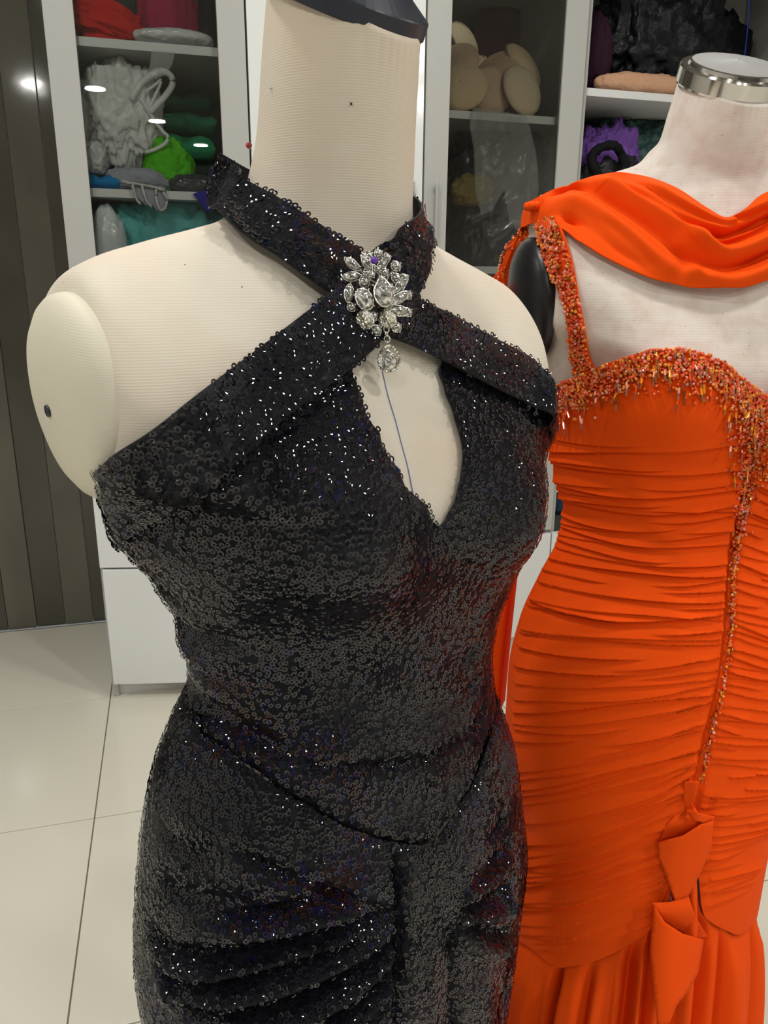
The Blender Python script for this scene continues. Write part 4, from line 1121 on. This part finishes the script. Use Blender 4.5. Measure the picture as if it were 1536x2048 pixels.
def stone(cx, cy, L, Wd, ang, kind, hgt=0.0, m='crystal', par=br, conv=None):
    px, py = cx * .1465 + 640, cy * .1465 + 480; a = R(ang); c = bplane(px, py, .004 + hgt); e = bplane(px + 10 * math.cos(a), py + 10 * math.sin(a), .004 + hgt)
    sc = np.linalg.norm(e - c) / 10 * .1465; f = bplane(px - 10 * math.sin(a), py + 10 * math.cos(a), .004 + hgt); sw = np.linalg.norm(f - c) / 10 * .1465
    L, Wd = L * sc * .5 * 2, Wd * sw; h = min(L, Wd) * .42
    V, F_ = gem(shape(kind, L, Wd), h); o = link('crystal', mesh_np('crystal', V, F_, smooth=False), M[m], par)
    o.location = c; o.rotation_euler = (0, 0, math.atan2(e[1] - c[1], e[0] - c[0]))
    # metal cup with claws
    O = np.array(shape(kind, L * 1.10, Wd * 1.14)); n = len(O)
    V = [(x * s, y * s, z) for s, z in ((.6, -.35 * h - .0012), (1.0, -.12 * h), (1.0, .06 * h), (.9, .05 * h)) for x, y in O]
    F_ = [(j * n + i, j * n + (i + 1) % n, (j + 1) * n + (i + 1) % n, (j + 1) * n + i) for j in range(3) for i in range(n)] + [tuple(range(n))[::-1]]
    V = [tuple(v) for v in V]
    for k in ((0, n // 2) if kind == 'marq' else (1, n // 4 + 1, n // 2 + 1, 3 * n // 4 + 1)):
        p = O[k % n] * .99; b0 = len(V)
        for v in ico_v: V.append((p[0] + v[0] * .0007, p[1] + v[1] * .0007, .18 * h + v[2] * .0009))
        F_ += [tuple(int(q) + b0 for q in f) for f in ico_f]
    s = link('claw_setting', mesh_np('claw_setting', np.array(V), F_), M['silver'], o)
    return o
for a in [(445, 330, 260, 115, 38, 'marq'), (435, 497, 240, 130, -6, 'marq'), (395, 722, 250, 125, 98, 'marq'), (642, 305, 270, 120, 62, 'marq', .002), (665, 208, 100, 100, 0, 'round'), (795, 188, 112, 112, 0, 'round'),
          (908, 240, 110, 105, 20, 'round'), (850, 335, 190, 105, -45, 'marq'), (1036, 356, 132, 132, 0, 'round'), (606, 572, 142, 142, 0, 'round', .001), (636, 448, 90, 90, 0, 'round', .002), (708, 478, 76, 76, 0, 'round', .003),
          (865, 690, 430, 260, -100, 'pear', .004), (1098, 625, 300, 120, -55, 'marq', .001), (1040, 518, 125, 125, 0, 'round'), (1150, 525, 112, 112, 0, 'round'), (1085, 790, 300, 125, -32, 'marq', .003), (1200, 752, 110, 110, 0, 'round'),
          (1080, 965, 260, 140, 10, 'marq', .001), (1195, 985, 116, 116, 0, 'round'), (608, 808, 310, 215, 60, 'round', .003), (430, 915, 118, 118, 0, 'round'), (768, 1232, 140, 140, 0, 'round'), (1045, 1192, 128, 128, 0, 'round'),
          (735, 1032, 92, 92, 0, 'round', .001), (880, 440, 100, 100, 0, 'round', .002), (780, 400, 80, 80, 0, 'round', .002), (985, 690, 130, 80, 80, 'marq', .002)]:
    stone(*a)
def pave(cx, cy, rad):                           # ball crusted with tiny stones
    c = bplane(cx * .1465 + 640, cy * .1465 + 480, .004); r_ = rad * .1465 * np.linalg.norm(bplane(760, 590) - bplane(750, 590)) / 10
    V = []; F_ = []
    o = bpy.data.objects.new('pave_cluster', None); COL.objects.link(o); o.parent = br; o.location = c
    bm = bmesh.new(); bmesh.ops.create_uvsphere(bm, u_segments=20, v_segments=12, radius=r_ * .86)
    me = bpy.data.meshes.new('ball'); bm.to_mesh(me); bm.free(); link('ball', me, M['silver'], o)
    for k in range(60):
        z = 1 - k / 60 * 1.1; a = k * 2.399; s = math.sqrt(max(0, 1 - z * z)); n = Vector((s * math.cos(a), s * math.sin(a), z)); q = n.to_track_quat('Z', 'Y').to_matrix()
        Vg_, Fg = gem([(r_ * .21 * math.cos(t), r_ * .21 * math.sin(t)) for t in np.arange(6) * PI / 3], r_ * .16); b0 = len(V)
        for v in Vg_: V.append(tuple(q @ Vector(v) + n * r_ * .86))
        F_ += [tuple(i + b0 for i in f) for f in Fg]
    link('pave_stones', mesh_np('pave_stones', np.array(V), F_, smooth=False), M['crystal_y'], o, kind='stuff')
pave(610, 1092, 128); pave(920, 1085, 118); pave(925, 960, 62); pave(1000, 1130, 50)
# metal web behind the stones
bw = []
for (a, b, c, d) in [(445, 330, 860, 690), (435, 497, 860, 690), (395, 720, 610, 810), (665, 208, 865, 600), (908, 240, 865, 600), (1036, 356, 865, 600), (1200, 752, 865, 700), (1195, 985, 900, 900), (430, 915, 610, 1000), (768, 1232, 900, 1000), (1045, 1192, 920, 1085), (610, 1092, 610, 810), (610, 1092, 920, 1085), (795, 188, 865, 600), (1150, 525, 865, 650)]:
    p, q = bplane(a * .1465 + 640, b * .1465 + 480, .0015), bplane(c * .1465 + 640, d * .1465 + 480, .0015); V, Fc = tube([p, q], .0009, 6); bw.append((V, Fc))
V = np.vstack([v for v, f in bw]); Fc = []; b0 = 0
for v, f in bw: Fc += [tuple(i + b0 for i in g) for g in f]; b0 += len(v)
link('backing_wires', mesh_np('backing_wires', V, Fc), M['silver'], br)
def ring(cx, cy, rad, ry=1.0, h=.004):
    c = bplane(cx * .1465 + 640, cy * .1465 + 480, h); k = .1465 * np.linalg.norm(bplane(760, 590) - bplane(750, 590)) / 10
    V, Fc = tube([(c[0] + rad * k * math.cos(t), c[1] + rad * ry * k * math.sin(t), c[2]) for t in np.arange(20) * PI / 10], .0005, 6, closed=True)
    link('chain_link', mesh_np('chain_link', V, Fc), M['silver'], br)
ring(905, 1222, 36); ring(908, 1285, 14, 1.6); ring(915, 1352, 40)
stone(940, 1640, 300, 215, -96, 'pear', .002)
dc = [bplane((940 + 140 * math.sin(t) * (1 - .35 * max(0, -math.cos(t + PI)) ** 1.5)) * .1465 + 640, (1622 - 178 * math.cos(t)) * .1465 + 480, .006) for t in np.arange(24) * 2 * PI / 24]
V = []; F_ = []
for p in dc:
    Vg_, Fg = gem([(.0013 * math.cos(t), .0013 * math.sin(t)) for t in np.arange(6) * PI / 3], .0011); b0 = len(V)
    V += [tuple(v + p) for v in Vg_]; F_ += [tuple(i + b0 for i in f) for f in Fg]
link('halo_stones', mesh_np('halo_stones', np.array(V), F_, smooth=False), M['crystal_y'], br, kind='stuff', label='ring of tiny stones around the teardrop')

# pins
def pin(name_label, px, py, colm, bead_r, tdist=None):
    t = thing('pin', name_label, 'pin'); p = bplane(px, py, .012) @ np.array((bx, by, bn)) + pc_ if tdist is None else free(px, py, tdist); t.location = p
    bm = bmesh.new(); bmesh.ops.create_uvsphere(bm, u_segments=20, v_segments=14, radius=bead_r); me = bpy.data.meshes.new('pin_head'); bm.to_mesh(me); bm.free()
    for f in me.polygons: f.use_smooth = True
    link('pin_head', me, colm, t); dr = ray(px, py); V, Fc = tube([tuple(dr * bead_r * .9 + (0, 0, -.0)), tuple(dr * .014 + (.002, 0, -.003))], .0003, 6); link('pin_shaft', mesh_np('pin_shaft', V, Fc), M['silver'], t)
pin('purple bead-headed pin stuck at the top of the crystal brooch', 748.5, 520.5, M['purple_bead'], .0023)
pin('dark red bead-headed pin at the back of the cream neck', 498, 291, M['red_bead'], .0022, .60)
V, Fc = lathe([(.0001, 0), (.0007, .0003), (.0008, .0008), (.0005, .0013), (.0001, .0014)], 12)
for px, py in ((702, 208), (543, 177)):
    o = link('pin', mesh_np('pin', V, Fc), M['silver'] if px < 600 else M['black_plastic'], None, label='tiny silver pin head in the left of the cream neck' if px < 600 else 'tiny dark pin head in the middle of the cream neck', category='pin')
    o.location = hitp(B1, px, py, .0002); nn = Vector(hitp(B1, px, py, .01) - hitp(B1, px, py, 0)); o.rotation_mode = 'QUATERNION'; o.rotation_quaternion = nn.to_track_quat('Z', 'Y')
# blue pencil line drawn down the centre of the chest, seen in the keyhole
bl = line3(B1, [(764, 742), (775, 790), (790, 840), (803, 890), (815, 935), (826, 990), (834, 1040)], 40, .0003)
V, Fc = tube(bl, .00035, 5); link('pencil_line', mesh_np('pencil_line', to_local(B1, V), Fc), mat('blue_pencil', (.16, .20, .42), .8), form1, label='thin blue pencil line')
# ------------------------------------------------------------------ things inside the wardrobes
def fabric(name, col, rough=.8, **k): return mat(name, col, rough, spec=.2, bump=(90, .9), **k)
def plastic(name, col, alpha, rough=.2): 
    m = mat(name, col, rough, alpha=alpha, spec=.6, bump=(70, .8)); return m
PL = dict(white=plastic('white_bag_plastic', (.82, .84, .83), .66, .28), clear=plastic('clear_film', (.60, .62, .60), .22, .1), black=mat('black_bag_plastic', (.004, .005, .008), .34, spec=.28, bump=(55, .7)))
def clampbox(V, loc, zmax=None):                # soft things press against the panels of their compartment
    a, b = next(((l, r_) for l, r_ in ((-.2285, .2285), (.2715, .7285), (.7715, 1.2285), (1.2715, 2.2285)) if l - .06 < loc[0] < r_ + .06), (-9, 9))
    V = np.array(V, float); x = V[:, 0] + loc[0]; y = V[:, 1] + loc[1]
    V[:, 0] = np.clip(x, a + .001, b - .001) - loc[0]; V[:, 1] = np.clip(y, 2.340, 2.906) - loc[1]
    if zmax: V[:, 2] = np.minimum(V[:, 2] + loc[2], zmax) - loc[2]
    return V
def px_box(px0, py0, px1, Y, zb):
    a = at_y(px0, 400, Y)[0]; b = at_y(px1, 400, Y)[0]
    a = at_y(px0, py0, Y)[0]; b = at_y(px1, py0, Y)[0]; zt = at_y((px0 + px1) / 2, py0, Y)[2]
    return (a + b) / 2, abs(b - a) / 2, zt - zb
def lump(name, label, cat, m, px0, py0, px1, Y, zb, depth, seed, fold=.22, freq=7.0, e=.8, lean=0.0, n=(96, 54), stretch=(1, 1, 1), bottom=True, group=None, parent=None):
    """crumpled heap resting at height zb; left/right/top measured at plane Y"""
    cx, hw, h = px_box(px0, py0, px1, Y, zb)
    nu_, nv_ = n; off = Vector((seed * 3.1, seed * 1.7, seed * .9)); V = []
    for j in range(nv_):
        th = -PI / 2 + PI * (j + .5) / nv_ 
        for i in range(nu_):
            ph = 2 * PI * i / nu_
            c, s, st, ct = math.cos(ph), math.sin(ph), math.sin(th), math.cos(th)
            sp = lambda v, p: math.copysign(abs(v) ** p, v)
            q = Vector((sp(ct, e) * sp(c, e) * hw, sp(ct, e) * sp(s, e) * depth / 2, sp(st, .75) * h / 2))
            w = Vector((q.x * stretch[0], q.y * stretch[1], q.z * stretch[2])) * freq * 2.3 + off
            r = noise.noise(w) + .5 * (1 - 2 * abs(noise.noise(w * 2.1))) + .30 * (1 - 2 * abs(noise.noise(w * 4.3)))
            k = 1 + fold * 1.25 * (r - .35)
            z = (q.z * k + lean * q.x) + h / 2
            V.append((q.x * (1 + fold * .6 * (r - .35)), q.y * (1 + fold * .6 * (r - .35)), max(0.0005, z) if bottom else z))
    Fc = [(j * nu_ + i, j * nu_ + (i + 1) % nu_, (j + 1) * nu_ + (i + 1) % nu_, (j + 1) * nu_ + i) for j in range(nv_ - 1) for i in range(nu_)] + [tuple(range(nu_))[::-1], tuple((nv_ - 1) * nu_ + i for i in range(nu_))]
    zm = next((z_ - .024 for z_ in ((1.19, 1.515, 1.875, 2.34) if cx < .3 else ((.9, 1.33, 1.765, 2.2) if cx < 1.25 else (.6, 1.0, 1.42, 1.852, 2.34))) if z_ - .03 > zb), None)
    o = link(name, mesh_np(name, clampbox(V, (cx, Y, zb), zm), Fc), m, parent)
    o.location = (cx, Y, zb)
    if parent is None: o['label'] = label; o['category'] = cat
    if group: o['group'] = group
    return o
def folded(name, label, cat, m, px0, px1, Y, z0, h, depth, seed, group=None):
    cx, hw, _ = px_box(px0, 400, px1, Y, z0); V = []; nx, ny = 40, 16
    hw = abs(at_y(px1, 300, Y)[0] - at_y(px0, 300, Y)[0]) / 2; cx = (at_y(px1, 300, Y)[0] + at_y(px0, 300, Y)[0]) / 2
    pr = []
    for k in range(28):                          # stadium outline of a folded cloth edge, swept across
        a = 2 * PI * k / 28; pr.append((math.copysign(abs(math.cos(a)) ** .5, math.cos(a)) * depth / 2, math.copysign(abs(math.sin(a)) ** .8, math.sin(a)) * h / 2 * (1 - .18 * (k % 4 == 0))))
    for i in range(nx):
        u = -1 + 2 * i / (nx - 1); e = (1 - abs(u) ** 8) ** .5 if abs(u) < 1 else 0.02; e = max(e, .15)
        for y, z in pr:
            w = noise.noise(Vector((u * 2.5 + seed, y * 14, z * 10 + seed))) * .006 + .004 * math.sin(u * 5 + seed)
            V.append((u * hw, y * (1 + w * 3), h / 2 + z * e + w * (z > 0)))
    n = 28; Fc = [(i * n + k, i * n + (k + 1) % n, (i + 1) * n + (k + 1) % n, (i + 1) * n + k) for i in range(nx - 1) for k in range(n)] + [tuple(range(n))[::-1], tuple((nx - 1) * n + k for k in range(n))]
    o = link(name, mesh_np(name, clampbox(V, (cx, Y, z0)), Fc), m, None, label=label, category=cat); o.location = (cx, Y, z0)
    if group: o['group'] = group
    return o
def drape(name, m, pts, Y, thick=.0015, wave=.0018, parent=None, sp=5.0, seed=0.0, **props):
    """a hanging piece of cloth or film: outline in the vertical plane y = Y, waved front to back"""
    W2 = [at_y(x, y, Y)[[0, 2]] for x, y in pts]; P, T = cdt_patch(W2, .006)
    V = np.array([(x, Y + wave * (noise.noise(Vector((x * 40 + seed, z * 12, 0))) * 2 + noise.noise(Vector((x * 90, z * 30, seed)))), z) for x, z in P])
    o = link(name, mesh_np(name, V, T), m, parent, **props); return solid(o, thick, 0)
SA, SB_, SC_ = 1.8755, 1.5155, 1.1905
red, mag, gdk = fabric('red_cloth', (.60, .018, .016)), fabric('magenta_cloth', (.42, .022, .085)), fabric('charcoal_cloth', (.05, .05, .056))
# left wardrobe, top shelf
lump('cloth_pile', 'red pleated cloth heap at the left of the top shelf, leftmost wardrobe', 'cloth', red, 132, 2, 285, 2.47, SA, .16, 1, .34, 9, .7, -.30, stretch=(.4, 1, 5))
lump('cloth_pile', 'dark charcoal cloth behind the red heap in the leftmost wardrobe', 'cloth', gdk, 190, -60, 330, 2.72, SA, .14, 2, .14, 6)
lump('cloth_pile', 'magenta cloth standing behind the clear package, leftmost wardrobe', 'cloth', mag, 268, -40, 395, 2.60, SA, .09, 3, .18, 6, .9, stretch=(3, 1, .5))
lump('cloth_pile', 'near-black cloth at the right end of the top shelf, leftmost wardrobe', 'cloth', fabric('near_black_cloth', (.020, .020, .028)), 392, -30, 428, 2.62, SA, .16, 4, .14, 6)
lump('package', 'flat white garment in a shiny clear bag lying on the top shelf', 'package', mat('white_pack', (.66, .67, .70), .18, alpha=.96, coat=.6, bump=(22, 1)), 268, 64, 424, 2.40, SA, .12, 5, .18, 8, .8, stretch=(.8, 1, 1))
drape('clear_film', PL['clear'], [(303, 100), (350, 104), (345, 128), (332, 150), (312, 160), (296, 148), (300, 125)], 2.343, .0004, .0018, label='strip of clear film hanging off the top shelf in the leftmost wardrobe', category='plastic film')
# second shelf
gr = [fabric('deep_green_cloth', (.022, .20, .10)), fabric('emerald_cloth', (.02, .34, .15)), fabric('forest_cloth', (.010, .12, .06))]
z = SB_
for i, (h, x0, x1, mm, lab) in enumerate([(.050, 318, 436, gdk, 'charcoal folded cloth at the bottom of the green stack'), (.052, 300, 432, fabric('slate_cloth', (.03, .045, .04)), 'slate folded cloth under the green ones, leftmost wardrobe'), (.075, 322, 428, gr[1], 'thick emerald folded cloth low in the green stack'),
                                         (.058, 318, 432, gr[0], 'deep green folded cloth in the middle of the green stack'), (.050, 322, 424, gr[2], 'dark forest-green folded cloth on top of the green stack')]):
    folded('folded_cloth', lab, 'cloth', mm, x0, x1, 2.64, z, h, .20, i * 2.7, 'folded cloths stacked on the second shelf'); z += h + .0008
lump('cloth_pile', 'bright lime-green crumpled cloth in front of the green stack', 'cloth', fabric('lime_cloth', (.09, .46, .016)), 284, 286, 382, 2.45, SB_ + .001, .10, 7, .30, 12)
bag = thing('carrier_bag', 'crumpled white plastic carrier bag with looped handles in the leftmost wardrobe', 'bag', (0, 0, 0))
b_ = lump('bag_body', '', '', PL['white'], 150, 134, 318, 2.47, SB_ + .085, .15, 9, .34, 9, .85, n=(110, 70), parent=bag, stretch=(1.3, 1, .8), bottom=False)
def handle(pts, Y, w=.0085):
    P = catmull([at_y(x, y, Y) for x, y in pts], 36); V, Fc = tube(P, w, 10); V = np.array(V); link('bag_handle', mesh_np('bag_handle', V, Fc), PL['white'], bag)
handle([(262, 200), (285, 165), (318, 143), (340, 150), (345, 168), (332, 190), (314, 210), (300, 225)], 2.40)
handle([(270, 215), (292, 185), (312, 168), (322, 160), (318, 175), (306, 200), (298, 220)], 2.41, .004)
handle([(280, 195), (305, 235), (325, 262), (336, 274), (330, 287), (312, 298), (290, 305)], 2.40, .005)
lump('plastic_bag', 'small crumpled white plastic bag beneath the carrier bag, at the stile', 'bag', PL['white'], 160, 285, 212, 2.41, SB_ + .042, .08, 21, .3, 14, n=(60, 36))
folded('folded_cloth', 'bright blue folded cloth at the left end of the second shelf', 'cloth', fabric('blue_cloth', (.015, .20, .48)), 162, 238, 2.46, SB_, .040, .16, 5, None)
gy = fabric('grey_cloth', (.32, .34, .40))
gt = thing('trimmed_cloth', 'grey cloth with white fringed straps hanging over the second shelf edge', 'cloth', (0, 0, 0))
lump('cloth_body', '', '', gy, 208, 338, 342, 2.435, SB_, .12, 11, .16, 8, parent=gt, lean=-.05)
drape('hanging_flap', gy, [(262, 366), (330, 374), (336, 400), (330, 424), (314, 424), (306, 410), (292, 412), (280, 400), (268, 392)], 2.346, .0025, .0010, gt)
for pl_ in ([(244, 362), (258, 366), (272, 368), (290, 371), (310, 375), (328, 380)], [(265, 370), (268, 384), (274, 400), (281, 408)], [(284, 372), (288, 388), (294, 404), (303, 413)], [(312, 378), (312, 396), (316, 412), (322, 421), (331, 414), (334, 398), (326, 384)]):
    V, Fc = tube(catmull([at_y(x, y, 2.3385) for x, y in pl_], 24), .0034, 7); V = V + np.random.default_rng(4).normal(0, .0009, V.shape); link('fringe_trim', mesh_np('fringe_trim', V, Fc), fabric('white_fringe', (.62, .62, .60)), gt)
lump('package', 'dark garments in a clear bag at the right of the second shelf', 'package', mat('dark_pack', (.05, .052, .058), .12, coat=.7, bump=(26, 1)), 336, 352, 432, 2.42, SB_ + .0005, .10, 13, .2, 10)
drape('cloth_corner', fabric('royal_blue_cloth', (.015, .018, .32)), [(386, 388), (400, 382), (446, 380), (446, 412), (412, 424), (400, 406)], 2.345, .004, .0012, label='royal blue cloth corner hanging over the second shelf beside the stile', category='cloth')
# third shelf
teal = mat('teal_tulle', (.09, .44, .44), .6, alpha=.93, bump=(30, 1))
lump('tulle_pile', 'big heap of teal tulle under the second shelf, leftmost wardrobe', 'cloth', teal, 205, 404, 470, 2.52, SC_, .24, 15, .22, 10, .6, n=(110, 60))
lump('package', 'white rounded package leaning at the left of the teal tulle', 'package', mat('white_pack_b', (.68, .75, .78), .25, coat=.5, bump=(12, .6)), 176, 415, 250, 2.40, SC_, .09, 17, .10, 6, .8, -.10)
# glass-door wardrobe between the forms: bra cups
nude = [fabric('nude_foam', (.74, .56, .36)), fabric('beige_foam', (.62, .44, .31)), fabric('sand_foam', (.76, .62, .44))]
def cup(px, py, rad, Y, tilt, m, lab, k):
    th = thing('bra_cup', lab, 'bra cup', at_y(px, py, Y), 'flesh-coloured moulded cups')
    V = []; n = 36; nr = 12
    for j in range(nr + 1):
        a = j / nr * PI * .5
        for i in range(n):
            b = 2 * PI * i / n; r_ = rad * 1.22 * math.sin(a) * (1 + .12 * math.cos(b + .6)); V.append((r_ * math.cos(b), r_ * math.sin(b), rad * .50 * math.cos(a)))
    Fc = [(j * n + i, j * n + (i + 1) % n, (j + 1) * n + (i + 1) % n, (j + 1) * n + i) for j in range(nr) for i in range(n)]
    solid(link('foam_shell', mesh_np('foam_shell', np.array(V), Fc), m, th), .004)
    P = [(rad * 1.23 * (1 + .12 * math.cos(b + .6)) * math.cos(b), rad * 1.23 * (1 + .12 * math.cos(b + .6)) * math.sin(b), 0) for b in np.arange(36) * 2 * PI / 36]
    V, Fc = tube(P, .0028, 6, closed=True); link('bound_edge', mesh_np('bound_edge', V, Fc), nude[1], th)
    th.rotation_euler = tilt
    Rm = np.array(th.rotation_euler.to_matrix()); q = V @ Rm.T + np.array(th.location); lo, hi = q.min(0), q.max(0)
    Vs_ = np.array([v.co[:] for c_ in th.children for v in c_.data.vertices]) @ Rm.T + np.array(th.location); lo, hi = Vs_.min(0), Vs_.max(0)
    th.location.z += max(0, CZ + .004 - lo[2]); th.location.x += max(0, .776 - lo[0]) - max(0, hi[0] - 1.224)
CZ = 1.7655
for k, (px, py, r_, Y, tl, m, lab) in enumerate([
    (1042, 130, .062, 2.50, (R(38), R(42), 0), 0, 'large domed bra cup high on the right of the heap'), (1040, 196, .060, 2.42, (R(62), R(48), 0), 2, 'domed bra cup low at the right, above the shelf edge'),
    (992, 140, .058, 2.50, (R(25), R(-38), 0), 1, 'bra cup in the middle, half under the large one'), (975, 190, .055, 2.44, (R(80), R(-45), 0), 1, 'shaded bra cup in the middle bottom, wrapped in film'),
    (918, 196, .060, 2.42, (R(58), R(-40), 0), 0, 'bra cup low at the left stile'), (905, 135, .060, 2.48, (R(35), R(-50), 0), 1, 'tilted bra cup at left, midway up the heap'), (925, 80, .050, 2.56, (R(45), R(50), 0), 2, 'topmost bra cup at the left of the heap')]):
    cup(px, py, r_, Y, tl, nude[m], lab, k)
lump('cloth_pile', 'flesh-coloured cloth heap the bra cups lie on', 'cloth', nude[1], 880, 120, 1062, 2.62, CZ, .16, 31, .22, 8)
lump('cloth_pile', 'dark maroon cloth behind the bra cups', 'cloth', fabric('maroon_cloth', (.11, .018, .045)), 945, 2, 1058, 2.80, CZ, .10, 33, .16, 7)
drape('clear_film', PL['clear'], [(945, 215), (1000, 222), (1052, 232), (1072, 300), (1078, 380), (1062, 450), (1040, 470), (1018, 440), (1008, 380), (985, 420), (962, 430), (950, 380), (948, 300), (938, 250)], 2.343, .0005, .0025, label='long clear plastic film hanging in front of the shelf, glass-door wardrobe', category='plastic film', seed=3.0)
lump('cloth_pile', 'dark navy garments in clear bags below the bra cup shelf', 'cloth', mat('dark_bagged', (.016, .019, .028), .14, coat=.8, bump=(50, 1)), 905, 262, 1085, 2.57, 1.3305, .24, 35, .26, 9, .6, n=(90, 50))
lump('pouch', 'small dull-yellow pouch among the dark bags, glass-door wardrobe', 'pouch', fabric('mustard_cloth', (.30, .23, .06)), 906, 350, 985, 2.44, float(at_y(945, 412, 2.44)[2]), .07, 36, .25, 14)
lump('cloth_pile', 'dark blue cloth low in the glass-door wardrobe, between the two gowns', 'cloth', fabric('steel_blue_cloth', (.04, .08, .14)), 1070, 935, 1180, 2.52, .0755 + .375, .20, 37, .14, 7)
lump('cloth_pile', 'black cloth stuffed behind the black gown\'s bust, glass-door wardrobe', 'cloth', gdk, 930, 560, 1085, 2.58, .9005, .24, 38, .2, 7)
# open wardrobe
DZ = 1.8525
lump('plastic_bag', 'large shiny black plastic bag filling the top shelf of the open wardrobe', 'bag', PL['black'], 1205, -60, 1450, 2.62, DZ, .22, 41, .24, 9, .75, -.12, n=(120, 70))
lump('plastic_bag', 'black plastic bag slumping to the right, beside the blue cord', 'bag', PL['black'], 1330, 20, 1520, 2.80, DZ, .12, 42, .2, 8, .8, -.25, n=(80, 50))
lump('cloth_pile', 'deep plum cloth at the left end of the open wardrobe\'s top shelf', 'cloth', fabric('plum_cloth', (.028, .008, .022)), 1160, 30, 1222, 2.50, DZ, .12, 43, .16, 7)
lump('cloth_pile', 'peach fleece cloth lying flat at the front of the open top shelf', 'cloth', fabric('peach_fleece', (.58, .34, .21)), 1195, 148, 1400, 2.43, DZ, .10, 44, .14, 7, .9, stretch=(1, 1, .5))
D2 = 1.4205
lump('cloth_pile', 'dark teal patterned cloth heap behind the purple cloth', 'cloth', mat('teal_pattern', (.010, .060, .060), .6, noise_col=(60, (.10, .16, .15), .9), bump=(60, .6)), 1150, 238, 1400, 2.66, D2, .22, 45, .22, 9, n=(90, 50))
lump('cloth_pile', 'crumpled violet cloth on the lower shelf of the open wardrobe', 'cloth', fabric('violet_cloth', (.16, .07, .32)), 1148, 258, 1278, 2.50, D2 + .14, .10, 46, .3, 11, .8, .12)
lump('cloth_pile', 'black cloth heap at the front of the open wardrobe\'s lower shelf', 'cloth', mat('black_heap', (.007, .007, .010), .5, bump=(50, 1)), 1140, 322, 1310, 2.48, D2, .15, 47, .24, 10, .7)
ra = np.arange(40) * 2 * PI / 40; c = at_y(1217, 325, 2.40)
V, Fc = tube([(c[0] + .058 * math.cos(a), c[1] + .01 * math.sin(3 * a), c[2] + .050 * math.sin(a)) for a in ra], .014, 12, closed=True)
V = V + np.random.default_rng(8).normal(0, .0016, V.shape)
link('fur_ring', mesh_np('fur_ring', V, Fc), fabric('black_fur', (.006, .006, .008)), None, label='black fluffy ring lying against the violet cloth', category='trim')
cp = catmull([at_y(1502, -200, 2.42), at_y(1498, 0, 2.42), at_y(1495, 60, 2.42), at_y(1488, 122, 2.42), at_y(1486, 150, 2.43)], 30)
V, Fc = tube(cp, .0016, 8); link('cord', mesh_np('cord', V, Fc), fabric('blue_cord', (.02, .05, .38)), None, label='thin blue cord hanging at the right of the open wardrobe', category='cord')
lump('cloth_pile', 'slate blue cloth to the right of the linen neck, open wardrobe', 'cloth', fabric('slate_blue_cloth', (.10, .14, .20)), 1500, 250, 1640, 2.60, 1.4205, .2, 51, .15, 6)
